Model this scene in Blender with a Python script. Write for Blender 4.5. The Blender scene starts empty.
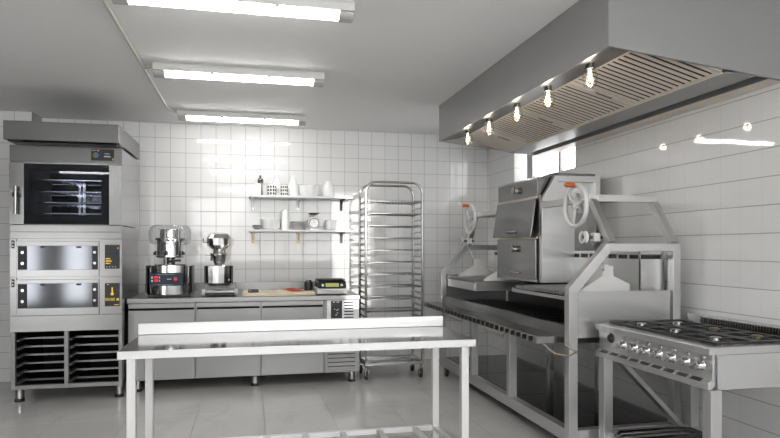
import bpy, bmesh, math, random
from mathutils import Vector, Matrix
random.seed(4)
PI = math.pi
SC = bpy.context.scene
COL = SC.collection
Z_CEIL = 2.836
TILE = 0.1685

# ------------------------------------------------------------------ materials
def new_mat(name):
    m = bpy.data.materials.new(name); m.use_nodes = True
    return m, m.node_tree.nodes, m.node_tree.links, m.node_tree.nodes['Principled BSDF']

def noise_of(nt, lk, scale, stretch=(1, 1, 1), detail=4, coord='Object'):
    tc = nt.new('ShaderNodeTexCoord'); mp = nt.new('ShaderNodeMapping')
    mp.inputs['Scale'].default_value = stretch
    lk.new(tc.outputs[coord], mp.inputs['Vector'])
    n = nt.new('ShaderNodeTexNoise'); n.inputs['Scale'].default_value = scale; n.inputs['Detail'].default_value = detail
    lk.new(mp.outputs['Vector'], n.inputs['Vector'])
    return n

def remap(nt, lk, sock, lo, hi, a=0.3, b=0.7):
    r = nt.new('ShaderNodeMapRange')
    r.inputs['From Min'].default_value = a; r.inputs['From Max'].default_value = b
    r.inputs['To Min'].default_value = lo; r.inputs['To Max'].default_value = hi
    lk.new(sock, r.inputs['Value']); return r.outputs['Result']

def steel(name, v, rough, stretch=(3, 3, 260), metal=1.0, spread=0.02, tint=(1, 1, 1)):
    m, nt, lk, p = new_mat(name)
    n = noise_of(nt, lk, 3.0, [min(q, 6) for q in stretch], 2)
    p.inputs['Roughness'].default_value = rough
    mix = nt.new('ShaderNodeMix'); mix.data_type = 'RGBA'
    mix.inputs['A'].default_value = (v * .985 * tint[0], v * .985 * tint[1], v * .985 * tint[2], 1)
    mix.inputs['B'].default_value = (v * 1.015 * tint[0], v * 1.015 * tint[1], v * 1.015 * tint[2], 1)
    lk.new(n.outputs['Fac'], mix.inputs['Factor'])
    lk.new(mix.outputs['Result'], p.inputs['Base Color'])
    p.inputs['Metallic'].default_value = metal
    return m

def plain(name, rgb, rough=.5, metal=0.0, vary=.04, scale=18, coat=0.0):
    m, nt, lk, p = new_mat(name)
    n = noise_of(nt, lk, scale)
    mix = nt.new('ShaderNodeMix'); mix.data_type = 'RGBA'
    mix.inputs['A'].default_value = (*[max(c * (1 - vary), 0) for c in rgb], 1)
    mix.inputs['B'].default_value = (*[min(c * (1 + vary), 1) for c in rgb], 1)
    lk.new(n.outputs['Fac'], mix.inputs['Factor'])
    lk.new(mix.outputs['Result'], p.inputs['Base Color'])
    p.inputs['Roughness'].default_value = rough; p.inputs['Metallic'].default_value = metal
    p.inputs['Coat Weight'].default_value = coat
    return m

def emit(name, rgb, s):
    m, nt, lk, p = new_mat(name)
    p.inputs['Base Color'].default_value = (*rgb, 1)
    p.inputs['Emission Color'].default_value = (*rgb, 1); p.inputs['Emission Strength'].default_value = s
    return m

def clear_glass(name, tint=(1, 1, 1), refl=.5, rough=.02, base=.045):
    m, nt, lk, p = new_mat(name)
    out = nt['Material Output']; nt.remove(p)
    t = nt.new('ShaderNodeBsdfTransparent'); t.inputs['Color'].default_value = (*tint, 1)
    g = nt.new('ShaderNodeBsdfGlossy'); g.inputs['Roughness'].default_value = rough
    fr = nt.new('ShaderNodeLayerWeight'); fr.inputs['Blend'].default_value = .5
    pw = nt.new('ShaderNodeMath'); pw.operation = 'POWER'; pw.inputs[1].default_value = 3.5
    mu = nt.new('ShaderNodeMath'); mu.operation = 'MULTIPLY_ADD'; mu.inputs[1].default_value = refl; mu.inputs[2].default_value = base; mu.use_clamp = True
    mx = nt.new('ShaderNodeMixShader')
    lk.new(fr.outputs['Facing'], pw.inputs[0]); lk.new(pw.outputs[0], mu.inputs[0]); lk.new(mu.outputs[0], mx.inputs[0])
    lk.new(t.outputs[0], mx.inputs[1]); lk.new(g.outputs[0], mx.inputs[2]); lk.new(mx.outputs[0], out.inputs['Surface'])
    return m

def grid_mask(nt, lk, sock, off, pitch, width):
    """1 on the joint lines of a grid along one coordinate"""
    def mth(op, a, b=None):
        n = nt.new('ShaderNodeMath'); n.operation = op
        for i, q in enumerate((a, b)):
            if q is None: continue
            if isinstance(q, (int, float)): n.inputs[i].default_value = q
            else: lk.new(q, n.inputs[i])
        return n.outputs[0]
    f = mth('FRACT', mth('DIVIDE', mth('SUBTRACT', sock, off - 100 * pitch), pitch))
    d = mth('MULTIPLY', mth('MINIMUM', f, mth('SUBTRACT', 1.0, f)), pitch)
    r = nt.new('ShaderNodeMapRange'); r.interpolation_type = 'SMOOTHSTEP'
    r.inputs['From Min'].default_value = width * .5; r.inputs['From Max'].default_value = width
    r.inputs['To Min'].default_value = 1; r.inputs['To Max'].default_value = 0
    lk.new(d, r.inputs['Value'])
    return r.outputs['Result'], mth

def tiles(name, axes, offs, pitch, widths, strengths, base, grout, rough, vary=.03, veins=0.0, coat=0.0, spec=.5, wob=.012):
    m, nt, lk, p = new_mat(name)
    tc = nt.new('ShaderNodeTexCoord'); sp = nt.new('ShaderNodeSeparateXYZ')
    lk.new(tc.outputs['Object'], sp.inputs[0])
    masks = []
    for a, o, pt, w, s in zip(axes, offs, pitch, widths, strengths):
        k, mth = grid_mask(nt, lk, sp.outputs[a], o, pt, w)
        masks.append(mth('MULTIPLY', k, s))
    mask = mth('MAXIMUM', masks[0], masks[1])
    n = noise_of(nt, lk, 1.4, detail=6)
    mix = nt.new('ShaderNodeMix'); mix.data_type = 'RGBA'
    mix.inputs['A'].default_value = (*[c * (1 - vary) for c in base], 1)
    mix.inputs['B'].default_value = (*[min(1, c * (1 + vary)) for c in base], 1)
    lk.new(remap(nt, lk, n.outputs['Fac'], 0, 1), mix.inputs['Factor'])
    col = mix.outputs['Result']
    if veins:
        v = noise_of(nt, lk, 2.2, (1, .5, 1), 9); v.inputs['Distortion'].default_value = 1.6
        mv = nt.new('ShaderNodeMix'); mv.data_type = 'RGBA'
        mv.inputs['B'].default_value = (*[c * .78 for c in base], 1)
        lk.new(remap(nt, lk, v.outputs['Fac'], 0, veins, .52, .72), mv.inputs['Factor']); lk.new(col, mv.inputs['A'])
        col = mv.outputs['Result']
    mg = nt.new('ShaderNodeMix'); mg.data_type = 'RGBA'
    mg.inputs['B'].default_value = (*grout, 1)
    lk.new(mask, mg.inputs['Factor']); lk.new(col, mg.inputs['A'])
    lk.new(mg.outputs['Result'], p.inputs['Base Color'])
    rr = nt.new('ShaderNodeMapRange'); rr.inputs['To Min'].default_value = rough; rr.inputs['To Max'].default_value = .7
    lk.new(mask, rr.inputs['Value']); lk.new(rr.outputs['Result'], p.inputs['Roughness'])
    p.inputs['Specular IOR Level'].default_value = spec
    p.inputs['Coat Weight'].default_value = coat
    wn = noise_of(nt, lk, 5.0, detail=2)
    b = nt.new('ShaderNodeBump'); b.inputs['Strength'].default_value = wob * 4; b.inputs['Distance'].default_value = .01
    lk.new(wn.outputs['Fac'], b.inputs['Height'])
    b2 = nt.new('ShaderNodeBump'); b2.inputs['Strength'].default_value = .25; b2.inputs['Distance'].default_value = .002; b2.invert = True
    lk.new(mask, b2.inputs['Height']); lk.new(b.outputs[0], b2.inputs['Normal'])
    lk.new(b2.outputs[0], p.inputs['Normal'])
    return m

M = {}
M['wall_back'] = tiles('glossy white wall tiles', (0, 2), (-.893, Z_CEIL), (TILE * 1.0004, TILE), (.0034, .0034), (.8, .8), (.73, .73, .725), (.25, .25, .25), .055, spec=.5)
M['wall_side'] = tiles('glossy white wall tiles of the side wall', (1, 2), (5.32, Z_CEIL), (TILE, TILE), (.003, .0036), (.13, .8), (.75, .75, .745), (.22, .22, .22), .035, spec=.75)
M['floor'] = tiles('pale marble floor tiles', (0, 1), (.115, 6.4), (.5492, .985), (.005, .005), (.85, .5), (.54, .53, .515), (.20, .195, .19), .16, vary=.05, veins=.5, spec=.5, wob=.004)
M['ceiling'] = plain('matt ceiling paint', (.84, .84, .84), .85, vary=.02, scale=3)
M['paint'] = plain('matt white paint', (.7, .7, .7), .6, vary=.02)
M['steel'] = steel('brushed steel', .38, .25)
M['steel_h'] = steel('brushed steel, grain along the width', .36, .27, (2, 2, 220))
M['steel_front'] = steel('satin grey steel front', .27, .36, (2, 220, 2), metal=.85)
M['steel_oven'] = steel('brushed oven steel', .31, .22, (2, 2, 260))
M['steel_table'] = steel('bright satin steel', .70, .36, (2, 60, 200), metal=.35)
M['steel_top'] = steel('polished table sheet', .22, .09, (120, 2, 2), spread=.03)
M['steel_dim'] = steel('dull grey hood steel', .19, .33)
M['steel_door'] = steel('dark brushed door steel', .20, .2)
M['polish'] = steel('polished machine steel', .66, .13)
M['steel_stove'] = steel('brushed stove steel', .56, .27, metal=.8)
M['steel_frame'] = steel('satin steel tube', .55, .30, (2, 2, 180), metal=.8)
M['steel_dark'] = steel('dark polished steel', .16, .14, (2, 2, 160))
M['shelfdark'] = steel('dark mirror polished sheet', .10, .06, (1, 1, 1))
M['hearth'] = plain('sooty hearth steel', (.035, .035, .034), .35, metal=.6)
M['chrome'] = steel('chromed tube', .31, .14, (2, 2, 60), spread=.04)
M['rackwire'] = steel('rack wire', .22, .25)
M['hood'] = steel('hood sheet steel', .33, .38, (2, 2, 120), metal=.6)
M['hood_in'] = steel('polished hood lining', .16, .38, (2, 120, 2))
M['filter'] = plain('warm satin filter slats', (.70, .64, .56), .4, metal=.2)
M['filter_gap_shade'] = plain('dark filter gap shade', (.018, .015, .012), .7)  # black sheet behind the slats puts shade into the gaps
M['black'] = plain('black plastic', (.012, .012, .013), .35)
M['blackmat'] = plain('matt black enamel', (.022, .022, .022), .55)
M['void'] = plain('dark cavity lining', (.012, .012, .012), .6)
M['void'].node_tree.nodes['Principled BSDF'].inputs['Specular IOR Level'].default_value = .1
M['castiron'] = plain('black cast iron', (.015, .015, .016), .45, scale=60)
M['rubber'] = plain('black rubber', (.02, .02, .02), .65)
M['white'] = plain('white porcelain', (.9, .9, .89), .22, vary=.02)
M['whitepaint'] = plain('light grey enamel', (.66, .66, .65), .35, vary=.02)
M['greyplastic'] = plain('grey plastic', (.40, .40, .395), .45)
M['lightplastic'] = plain('pale grey plastic', (.56, .56, .55), .45)
M['cable'] = plain('cream conduit', (.58, .57, .51), .5)
M['tube'] = emit('lit diffuser', (1, .985, .96), 20.0)
M['filament'] = emit('glowing filament', (1, .86, .70), 3.0)
M['glass'] = clear_glass('clear glass', (.96, .96, .96), .6)
M['jar'] = clear_glass('lamp jar glass', (.93, .92, .90), .85, .12)
M['glass_oven'] = clear_glass('tinted oven glass', (.86, .88, .94), .25, .01, base=.018)
M['clearplastic'] = clear_glass('clear plastic', (.95, .955, .96), .5, .06)
M['deckglass'] = steel('mirrored deck oven glass', .12, .09, (1, 1, 1), spread=.02, tint=(.93, .97, 1.06))
M['orange'] = plain('orange plastic grip', (.55, .10, .015), .4)
M['bronze'] = steel('bronze rod', .42, .3, (2, 2, 40), tint=(1.1, .95, .8))
M['brass'] = steel('brass', .24, .3, (2, 2, 40), tint=(1.1, .92, .62))
M['wood'] = plain('pale beech wood', (.66, .57, .42), .5, vary=.14, scale=9)
M['bluepanel'] = plain('dark blue membrane panel', (.014, .03, .06), .6)
M['redled'] = emit('red display', (.6, .02, .02), .4)
M['red'] = plain('red pepper skin', (.42, .05, .035), .35)
M['lcd'] = emit('yellow green display', (.45, .47, .13), .08)
M['yellow'] = emit('yellow display marks', (.7, .5, .04), .35)
M['amber'] = emit('orange display marks', (.8, .28, .05), .35)
M['blueglow'] = emit('blue display marks', (.05, .12, .2), .12)
M['whitemark'] = emit('white display marks', (.5, .5, .5), .15)
M['greybowl'] = plain('pale grey stoneware', (.58, .58, .57), .35)
M['dot'] = plain('charcoal print', (.06, .06, .06), .4)

# ------------------------------------------------------------------ geometry helpers
class MB:
    def __init__(self): self.bm = bmesh.new(); self.mi = 0
    def _tag(self, faces):
        for f in faces: f.material_index = self.mi
    def poly(self, verts, faces):
        vs = [self.bm.verts.new(v) for v in verts]; out = []
        for f in faces:
            try: out.append(self.bm.faces.new([vs[i] for i in f]))
            except ValueError: pass
        self._tag(out); return self
    def box(self, x0, x1, y0, y1, z0, z1):
        x0, x1 = sorted((x0, x1)); y0, y1 = sorted((y0, y1)); z0, z1 = sorted((z0, z1))
        v = [(x0, y0, z0), (x1, y0, z0), (x1, y1, z0), (x0, y1, z0), (x0, y0, z1), (x1, y0, z1), (x1, y1, z1), (x0, y1, z1)]
        return self.poly(v, [(0, 3, 2, 1), (4, 5, 6, 7), (0, 1, 5, 4), (1, 2, 6, 5), (2, 3, 7, 6), (3, 0, 4, 7)])
    def bar(self, a, b, w, h, up=(0, 0, 1)):
        a, b = Vector(a), Vector(b); d = (b - a).normalized()
        u = d.cross(Vector(up))
        if u.length < 1e-4: u = d.cross(Vector((1, 0, 0)))
        u.normalize(); n = u.cross(d).normalized()
        v = []
        for p in (a, b):
            for s, t in ((-1, -1), (1, -1), (1, 1), (-1, 1)): v.append(p + u * (s * w / 2) + n * (t * h / 2))
        return self.poly(v, [(0, 1, 2, 3), (7, 6, 5, 4), (0, 4, 5, 1), (1, 5, 6, 2), (2, 6, 7, 3), (3, 7, 4, 0)])
    def prism(self, pts, axis, a, b):
        """polygon in the two other axes, extruded along axis from a to b"""
        def mk(p, t):
            return {'x': (t, p[0], p[1]), 'y': (p[0], t, p[1]), 'z': (p[0], p[1], t)}[axis]
        n = len(pts); v = [mk(p, a) for p in pts] + [mk(p, b) for p in pts]
        f = [tuple(range(n)), tuple(reversed(range(n, 2 * n)))] + [(i, i + n, (i + 1) % n + n, (i + 1) % n) for i in range(n)]
        return self.poly(v, f)
    def tube(self, pts, r, seg=8, closed=False):
        pts = [Vector(p) for p in pts]; n = len(pts); rings = []
        prev = None
        for i, p in enumerate(pts):
            if closed: t = (pts[(i + 1) % n] - pts[i - 1]).normalized()
            else: t = (pts[min(i + 1, n - 1)] - pts[max(i - 1, 0)]).normalized()
            ref = prev if prev is not None else (Vector((0, 0, 1)) if abs(t.z) < .9 else Vector((1, 0, 0)))
            u = (ref - t * ref.dot(t))
            if u.length < 1e-4: u = t.orthogonal()
            u.normalize(); w = t.cross(u); prev = u
            rr = r[i] if isinstance(r, (list, tuple)) else r
            rings.append([self.bm.verts.new(p + (u * math.cos(2 * PI * k / seg) + w * math.sin(2 * PI * k / seg)) * rr) for k in range(seg)])
        fs = []
        for i in range(n if closed else n - 1):
            A, B = rings[i], rings[(i + 1) % n]
            for k in range(seg): fs.append(self.bm.faces.new((A[k], A[(k + 1) % seg], B[(k + 1) % seg], B[k])))
        if not closed:
            fs.append(self.bm.faces.new(list(reversed(rings[0])))); fs.append(self.bm.faces.new(rings[-1]))
        self._tag(fs); return self
    def lathe(self, prof, c=(0, 0, 0), axis='z', seg=24, flat=False):
        """prof: (radius, height) pairs"""
        c = Vector(c); rings = []
        def P(r, h, a):
            x, y = r * math.cos(a), r * math.sin(a)
            return c + {'z': Vector((x, y, h)), 'y': Vector((x, h, y)), 'x': Vector((h, x, y))}[axis]
        for r, h in prof:
            if r < 1e-5: rings.append([self.bm.verts.new(P(0, h, 0))])
            else: rings.append([self.bm.verts.new(P(r, h, 2 * PI * (k + .5) / seg)) for k in range(seg)])
        fs = []
        for A, B in zip(rings, rings[1:]):
            for k in range(seg):
                k2 = (k + 1) % seg
                q = [A[0]] if len(A) == 1 else [A[k], A[k2]]
                q += [B[0]] if len(B) == 1 else [B[k2], B[k]]
                if len(q) > 2: fs.append(self.bm.faces.new(q))
        self._tag(fs); return self
    def build(self, name, mats, parent=None, bevel=0.0, smooth=None):
        bm = self.bm
        off = Vector((0, 0, 0)); p = parent
        while p is not None: off += p.location; p = p.parent
        bmesh.ops.recalc_face_normals(bm, faces=bm.faces)
        if off.length: bmesh.ops.translate(bm, verts=bm.verts, vec=-off)
        me = bpy.data.meshes.new(name); 
        if smooth is not None:
            for f in bm.faces: f.smooth = True
        bm.to_mesh(me); bm.free()
        if smooth is not None:
            try: me.set_sharp_from_angle(angle=math.radians(smooth))
            except Exception: pass
        for m in (mats if isinstance(mats, (list, tuple)) else [mats]): me.materials.append(m)
        o = bpy.data.objects.new(name, me); COL.objects.link(o)
        if parent is not None: o.parent = parent
        if bevel:
            b = o.modifiers.new('edge', 'BEVEL'); b.width = bevel; b.segments = 2; b.limit_method = 'ANGLE'; b.angle_limit = math.radians(40)
        return o

def tag(o, label, cat, group=None):
    o['label'] = label; o['category'] = cat
    if group: o['group'] = group
    return o
def thing(name, label, cat, loc, group=None):
    o = bpy.data.objects.new(name, None); COL.objects.link(o); o.location = loc; o.empty_display_size = .1
    return tag(o, label, cat, group)
def struct(o): o['kind'] = 'structure'; return o
def B(x0, x1, y0, y1, z0, z1): return MB().box(x0, x1, y0, y1, z0, z1)
def dup(root, loc, label):
    r = root.copy(); COL.objects.link(r); r.location = loc; r['label'] = label
    for ch in list(root.children):
        c = ch.copy(); COL.objects.link(c); c.parent = r
        for g in ch.children:
            d = g.copy(); COL.objects.link(d); d.parent = c
    return r
def arc(c, r, a0, a1, n, plane='xz', y=0):
    out = []
    for i in range(n + 1):
        a = a0 + (a1 - a0) * i / n
        out.append((c[0] + r * math.cos(a), y, c[1] + r * math.sin(a)))
    return out
def text_mesh(name, s, size, center, mat, parent):
    """raised lettering that faces the front of the room (-Y)"""
    cu = bpy.data.curves.new(name, 'FONT'); cu.body = s; cu.size = size; cu.extrude = .0004; cu.align_x = 'CENTER'; cu.align_y = 'CENTER'
    t = bpy.data.objects.new(name, cu); COL.objects.link(t)
    bpy.context.view_layer.update()
    me = bpy.data.meshes.new_from_object(t.evaluated_get(bpy.context.evaluated_depsgraph_get()))
    bpy.data.objects.remove(t); me.name = name
    me.transform(Matrix.Rotation(PI / 2, 4, 'X'))
    off = Vector((0, 0, 0)); p = parent
    while p is not None: off += p.location; p = p.parent
    me.transform(Matrix.Translation(Vector(center) - off))
    me.materials.clear(); me.materials.append(mat)
    o = bpy.data.objects.new(name, me); COL.objects.link(o); o.parent = parent
    return o

# ------------------------------------------------------------------ room
XL, YF = -6.5, -2.2
struct(B(XL - .1, 3.35, YF - .1, 7.7, -.1, 0).build('floor', M['floor']))
struct(B(XL - .1, 3.35, YF - .1, 7.7, Z_CEIL, Z_CEIL + .1).build('ceiling', M['ceiling']))
struct(B(-2.243, 3.25, 7.5, 7.65, 0, Z_CEIL).build('wall_back', M['wall_back']))
struct(B(XL, -2.243, 7.19, 7.65, 0, Z_CEIL).build('wall_back_left', M['wall_back']))
struct(B(XL - .1, XL, YF, 7.65, 0, Z_CEIL).build('wall_left', plain('dark grey unseen wall', (.13, .13, .13), .7)))  # unseen wall, made dark so left-facing steel reflects dark
w = MB()
WY0, WY1, WZ0, WZ1 = 5.32, 6.69, 2.16, 2.74
w.box(3, 3.22, YF, WY0, 0, Z_CEIL); w.box(3, 3.22, WY1, 7.5, 0, Z_CEIL)
w.box(3, 3.22, WY0, WY1, 0, WZ0); w.box(3, 3.22, WY0, WY1, WZ1, Z_CEIL)
struct(w.build('wall_right', M['wall_side']))
# front wall behind the viewpoint: unseen windows added as fill, and a slot shaping the sunbeam
w = MB()
SX0, SX1, SZ0, SZ1 = .95, 1.42, 1.36, 2.74
FX0, FX1, FZ0, FZ1 = -1.6, 2.9, 1.0, 2.74
GL = ((-5.0, -4.4), (-3.95, -3.4)); GZ0, GZ1 = .2, 1.85
w.box(FX1, 3.22, YF - .12, YF, 0, Z_CEIL); w.box(XL, GL[0][0], YF - .12, YF, 0, Z_CEIL); w.box(GL[0][1], GL[1][0], YF - .12, YF, 0, Z_CEIL); w.box(GL[1][1], FX0, YF - .12, YF, 0, Z_CEIL)
for g0, g1 in GL: w.box(g0, g1, YF - .12, YF, 0, GZ0); w.box(g0, g1, YF - .12, YF, GZ1, Z_CEIL)
w.box(FX0, FX1, YF - .12, YF, 0, FZ0); w.box(FX0, FX1, YF - .12, YF, FZ1, Z_CEIL)
struct(w.build('wall_front', M['wall_back']))
fwn = bpy.data.objects.new('window_2', None); COL.objects.link(fwn); fwn.location = (.6, YF, FZ0); fwn['kind'] = 'structure'  # unseen frosted window added as soft fill light
m, nt, lk, p = new_mat('frosted fill light glass')
tr = nt.new('ShaderNodeBsdfTranslucent'); tr.inputs['Color'].default_value = (.86, .86, .86, 1)
lk.new(tr.outputs[0], nt['Material Output'].inputs['Surface']); M['frosted'] = m
f = MB()
for x0, x1 in ((FX0, FX0 + .05), (-.35, -.30), (SX0 - .05, SX0), (SX1, SX1 + .05), (FX1 - .05, FX1)): f.box(x0, x1, YF - .08, YF - .03, FZ0, FZ1)
f.box(FX0, FX1, YF - .08, YF - .03, FZ0, FZ0 + .04); f.box(SX0, SX1, YF - .08, YF - .03, SZ0 - .04, SZ0)
struct(f.build('window_frame', M['paint'], fwn))
for x0, x1, z1 in ((FX0, SX0, FZ1), (SX1, FX1, FZ1), (SX0, SX1, SZ0)):
    struct(MB().poly([(x0, YF - .06, FZ0), (x1, YF - .06, FZ0), (x1, YF - .06, z1), (x0, YF - .06, z1)], [(0, 1, 2, 3)]).build('window_pane', M['frosted'], fwn))
for k, (g0, g1) in enumerate(GL):
    gw = bpy.data.objects.new('window_%d' % (3 + k), None); COL.objects.link(gw); gw.location = ((g0 + g1) / 2, YF, GZ0); gw['kind'] = 'structure'  # unseen frosted openings added for light bands in the oven front
    f = MB(); f.box(g0, g0 + .04, YF - .08, YF - .03, GZ0, GZ1); f.box(g1 - .04, g1, YF - .08, YF - .03, GZ0, GZ1); f.box(g0 + .04, g1 - .04, YF - .08, YF - .03, GZ0, GZ0 + .04); f.box(g0 + .04, g1 - .04, YF - .08, YF - .03, GZ1 - .04, GZ1)
    struct(f.build('window_frame', M['paint'], gw))
    struct(MB().poly([(g0, YF - .06, GZ0), (g1, YF - .06, GZ0), (g1, YF - .06, GZ1), (g0, YF - .06, GZ1)], [(0, 1, 2, 3)]).build('window_pane', M['frosted'], gw))
# window in the right wall
wn = bpy.data.objects.new('window_1', None); COL.objects.link(wn); wn.location = (3.12, 6.0, WZ0); wn['kind'] = 'structure'
f = MB()
for y0, y1 in ((WY0, WY0 + .02), (5.81, 5.85), (6.46, 6.60)): f.box(3.11, 3.15, y0, y1, WZ0, WZ1)
f.box(3.11, 3.15, WY0, WY1, WZ0, WZ0 + .03); f.box(3.11, 3.15, WY0, WY1, WZ1 - .03, WZ1);
struct(f.build('window_frame', plain('grey window frame', (.30, .30, .30), .5), wn, .003))
struct(B(3.125, 3.13, WY0, WY1, WZ0, WZ1).build('window_pane', M['glass'], wn))

# ------------------------------------------------------------------ ceiling lights
def ceiling_light(label, x, y):
    t = thing('fluorescent_ceiling_light', label, 'ceiling light', (x, y, Z_CEIL), 'fluorescent fittings on the ceiling')
    L = .665
    MB().prism([(y - .07, Z_CEIL), (y - .075, Z_CEIL - .02), (y - .070, Z_CEIL - .058), (y + .070, Z_CEIL - .058), (y + .075, Z_CEIL - .02), (y + .07, Z_CEIL)], 'x', x - L, x + L).build('housing', M['lightplastic'], t, .004)
    prof = [(y + .054 * math.cos(a), Z_CEIL - .059 - .034 * math.sin(a)) for a in [PI * k / 10 for k in range(11)]]
    MB().prism(prof, 'x', x - L + .085, x + L - .085).build('diffuser', M['tube'], t)
    pe = [(y + .060 * math.cos(a), Z_CEIL - .059 - .042 * math.sin(a)) for a in [PI * k / 10 for k in range(11)]]
    for s in (-1, 1):
        MB().prism(pe, 'x', x + s * (L - .003), x + s * (L - .088)).build('end_cap', M['greyplastic'], t, .004)
    for k in (-.22, .22):
        B(x + k - .012, x + k + .012, y - .074, y - .05, Z_CEIL - .074, Z_CEIL - .05).build('clip', M['lightplastic'], t)
    return t
cl = ceiling_light('lit fluorescent ceiling fitting nearest the viewer, cut by the top of the photo', -.07, 3.62)
dup(cl, (-.07, 5.12, Z_CEIL), 'lit fluorescent ceiling fitting in the middle of the three')
dup(cl, (-.07, 6.80, Z_CEIL), 'lit fluorescent ceiling fitting closest to the back wall')
dup(cl, (-.07, .25, Z_CEIL), 'unseen lit fluorescent ceiling fitting added straight above the viewpoint')  # out-of-view fitting added for room light, placed after tile reflections
dup(cl, (-2.75, .25, Z_CEIL), 'unseen lit fluorescent ceiling fitting added beyond the left side, above the viewpoint')  # second added fitting, also out of view, for room light
t = thing('ceiling_conduit', 'thin cream cable conduit running along the ceiling with branches to the light fittings', 'conduit', (-.82, 5, Z_CEIL))
MB().tube([(-.82, .2, Z_CEIL - .012), (-.82, 6.55, Z_CEIL - .012), (-.80, 6.72, Z_CEIL - .012), (-.735, 6.79, Z_CEIL - .02)], .011, 8).build('main_conduit', M['cable'], t, smooth=40)
for y in (3.62, 5.12):
    MB().tube([(-.82, y + .1, Z_CEIL - .012), (-.79, y + .03, Z_CEIL - .012), (-.735, y, Z_CEIL - .02)], .011, 8).build('branch', M['cable'], t, smooth=40)

# ------------------------------------------------------------------ range hood
HX0, HX1, HY0, HY1 = 1.86, 2.995, 2.95, 5.975
t = thing('range_hood', 'large grey steel extractor hood with cream slatted filters on the right wall', 'range hood', (2.43, 4.46, 2.4))
B(HX0, HX0 + .02, HY0, HY1, 2.473, Z_CEIL).build('front_panel', M['hood'], t, .002)
endp = [(HX0 + .02, 2.473), (HX1, 2.357), (HX1, Z_CEIL), (HX0 + .02, Z_CEIL)]
MB().prism(endp, 'y', HY0, HY0 + .02).build('end_panel', M['hood'], t)
MB().prism(endp, 'y', HY1 - .02, HY1).build('end_panel', M['hood'], t)
def strip(p0, p1, y0, y1, th=.008):
    (x0, z0), (x1, z1) = p0, p1
    return MB().prism([(x0, z0), (x1, z1), (x1, z1 + th), (x0, z0 + th)], 'y', y0, y1)
yi0, yi1, fy0, fy1 = HY0 + .02, HY1 - .02, 2.972, 5.53
strip((HX0 + .02, 2.476), (2.1, 2.518), yi0, yi1).build('lamp_ledge', M['hood_in'], t)
for y0, y1, mm in ((fy1, yi1, M['filter']),):
    strip((2.1, 2.518), (2.6, 2.383), y0, y1).build('end_closing_plate', mm, t)
strip((2.6, 2.383), (2.8, 2.377), yi0, yi1).build('rear_strip', M['hood'], t)
g = MB(); g.box(2.8, 2.806, yi0, yi1, 2.377, 2.44); g.box(2.8, 2.9, yi0, yi1, 2.44, 2.446); g.box(2.894, 2.9, yi0, yi1, 2.37, 2.44)
g.build('grease_channel', M['hood'], t)
strip((2.9, 2.368), (HX1, 2.357), yi0, yi1).build('wall_strip', M['filter'], t)
npan = 3
for k in range(npan):
    y0 = fy0 + (fy1 - fy0) * k / npan; y1 = fy0 + (fy1 - fy0) * (k + 1) / npan
    m = MB(); m.mi = 1
    m.prism([(2.1, 2.59), (2.6, 2.455), (2.6, 2.459), (2.1, 2.594)], 'y', y0 + .002, y1 - .002)
    m.prism([(2.597, 2.392), (2.6, 2.392), (2.6, 2.455), (2.597, 2.455)], 'y', y0 + .002, y1 - .002)
    m.mi = 0
    for e0, e1 in ((y0 + .002, y0 + .012), (y1 - .05, y1 - .002)):
        m.prism([(2.1, 2.519), (2.6, 2.384), (2.6, 2.398), (2.1, 2.533)], 'y', e0, e1)
    ns = 14; a0, a1 = y0 + .014, y1 - .055; pitch = (a1 - a0) / ns
    for i in range(ns):
        yc = a0 + pitch * (i + .5)
        q = pitch * .28; m.prism([(yc - q, 0), (yc - q * .8, -.009), (yc + q * .8, -.009), (yc + q, 0), (yc + q, .006), (yc - q, .006)], 'x', 0, 0) if False else m.bar((2.102, yc, 2.524), (2.598, yc, 2.390), 2 * q, .004)
    m.prism([(2.1, 2.518), (2.115, 2.514), (2.115, 2.528), (2.1, 2.532)], 'y', y0 + .002, y1 - .002)
    m.prism([(2.585, 2.387), (2.6, 2.383), (2.6, 2.397), (2.585, 2.401)], 'y', y0 + .002, y1 - .002)
    fo = m.build('grease_filter', [M['filter'], M['filter_gap_shade']], t, smooth=40)
    for hy in (y1 - .026,):
        MB().tube([(2.30, hy, 2.466), (2.305, hy, 2.456), (2.415, hy, 2.426), (2.42, hy, 2.434)], .005, 6).build('filter_handle', M['steel'], fo, smooth=40)
for yb in (3.32, 3.85, 4.35, 4.91, 5.43):
    xb = 1.97
    lamp = MB().lathe([(.0, 2.5), (.026, 2.5), (.026, 2.472), (.03, 2.468), (.03, 2.462), (0, 2.462)], (xb, yb, 0), seg=16).build('lamp_holder', M['steel'], t, smooth=35)
    MB().lathe([(.026, 2.468), (.038, 2.452), (.043, 2.425), (.043, 2.39), (.034, 2.362), (.018, 2.35), (0, 2.347)], (xb, yb, 0), seg=18).build('glass_jar', M['jar'], lamp, smooth=60)
    pl = bpy.data.lights.new('hood_lamp_light', 'POINT'); pl.energy = .9; pl.color = (1, .87, .72); pl.shadow_soft_size = .03
    po = bpy.data.objects.new('hood_lamp_light', pl); COL.objects.link(po); po.location = (xb, yb, 2.41)
    MB().lathe([(0, 2.462), (.006, 2.46), (.008, 2.435), (.008, 2.40), (.005, 2.384), (0, 2.382)], (xb, yb, 0), seg=10).build('bulb', M['filament'], lamp, smooth=60)

# ------------------------------------------------------------------ oven tower
t = thing('baking_oven', 'tall steel baking oven tower with glass doors and open runner base by the left wall', 'oven', (-1.64, 6.65, 0))
OX0, OX1, OY0, OY1 = -2.117, -1.169, 6.2, 7.08
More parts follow.
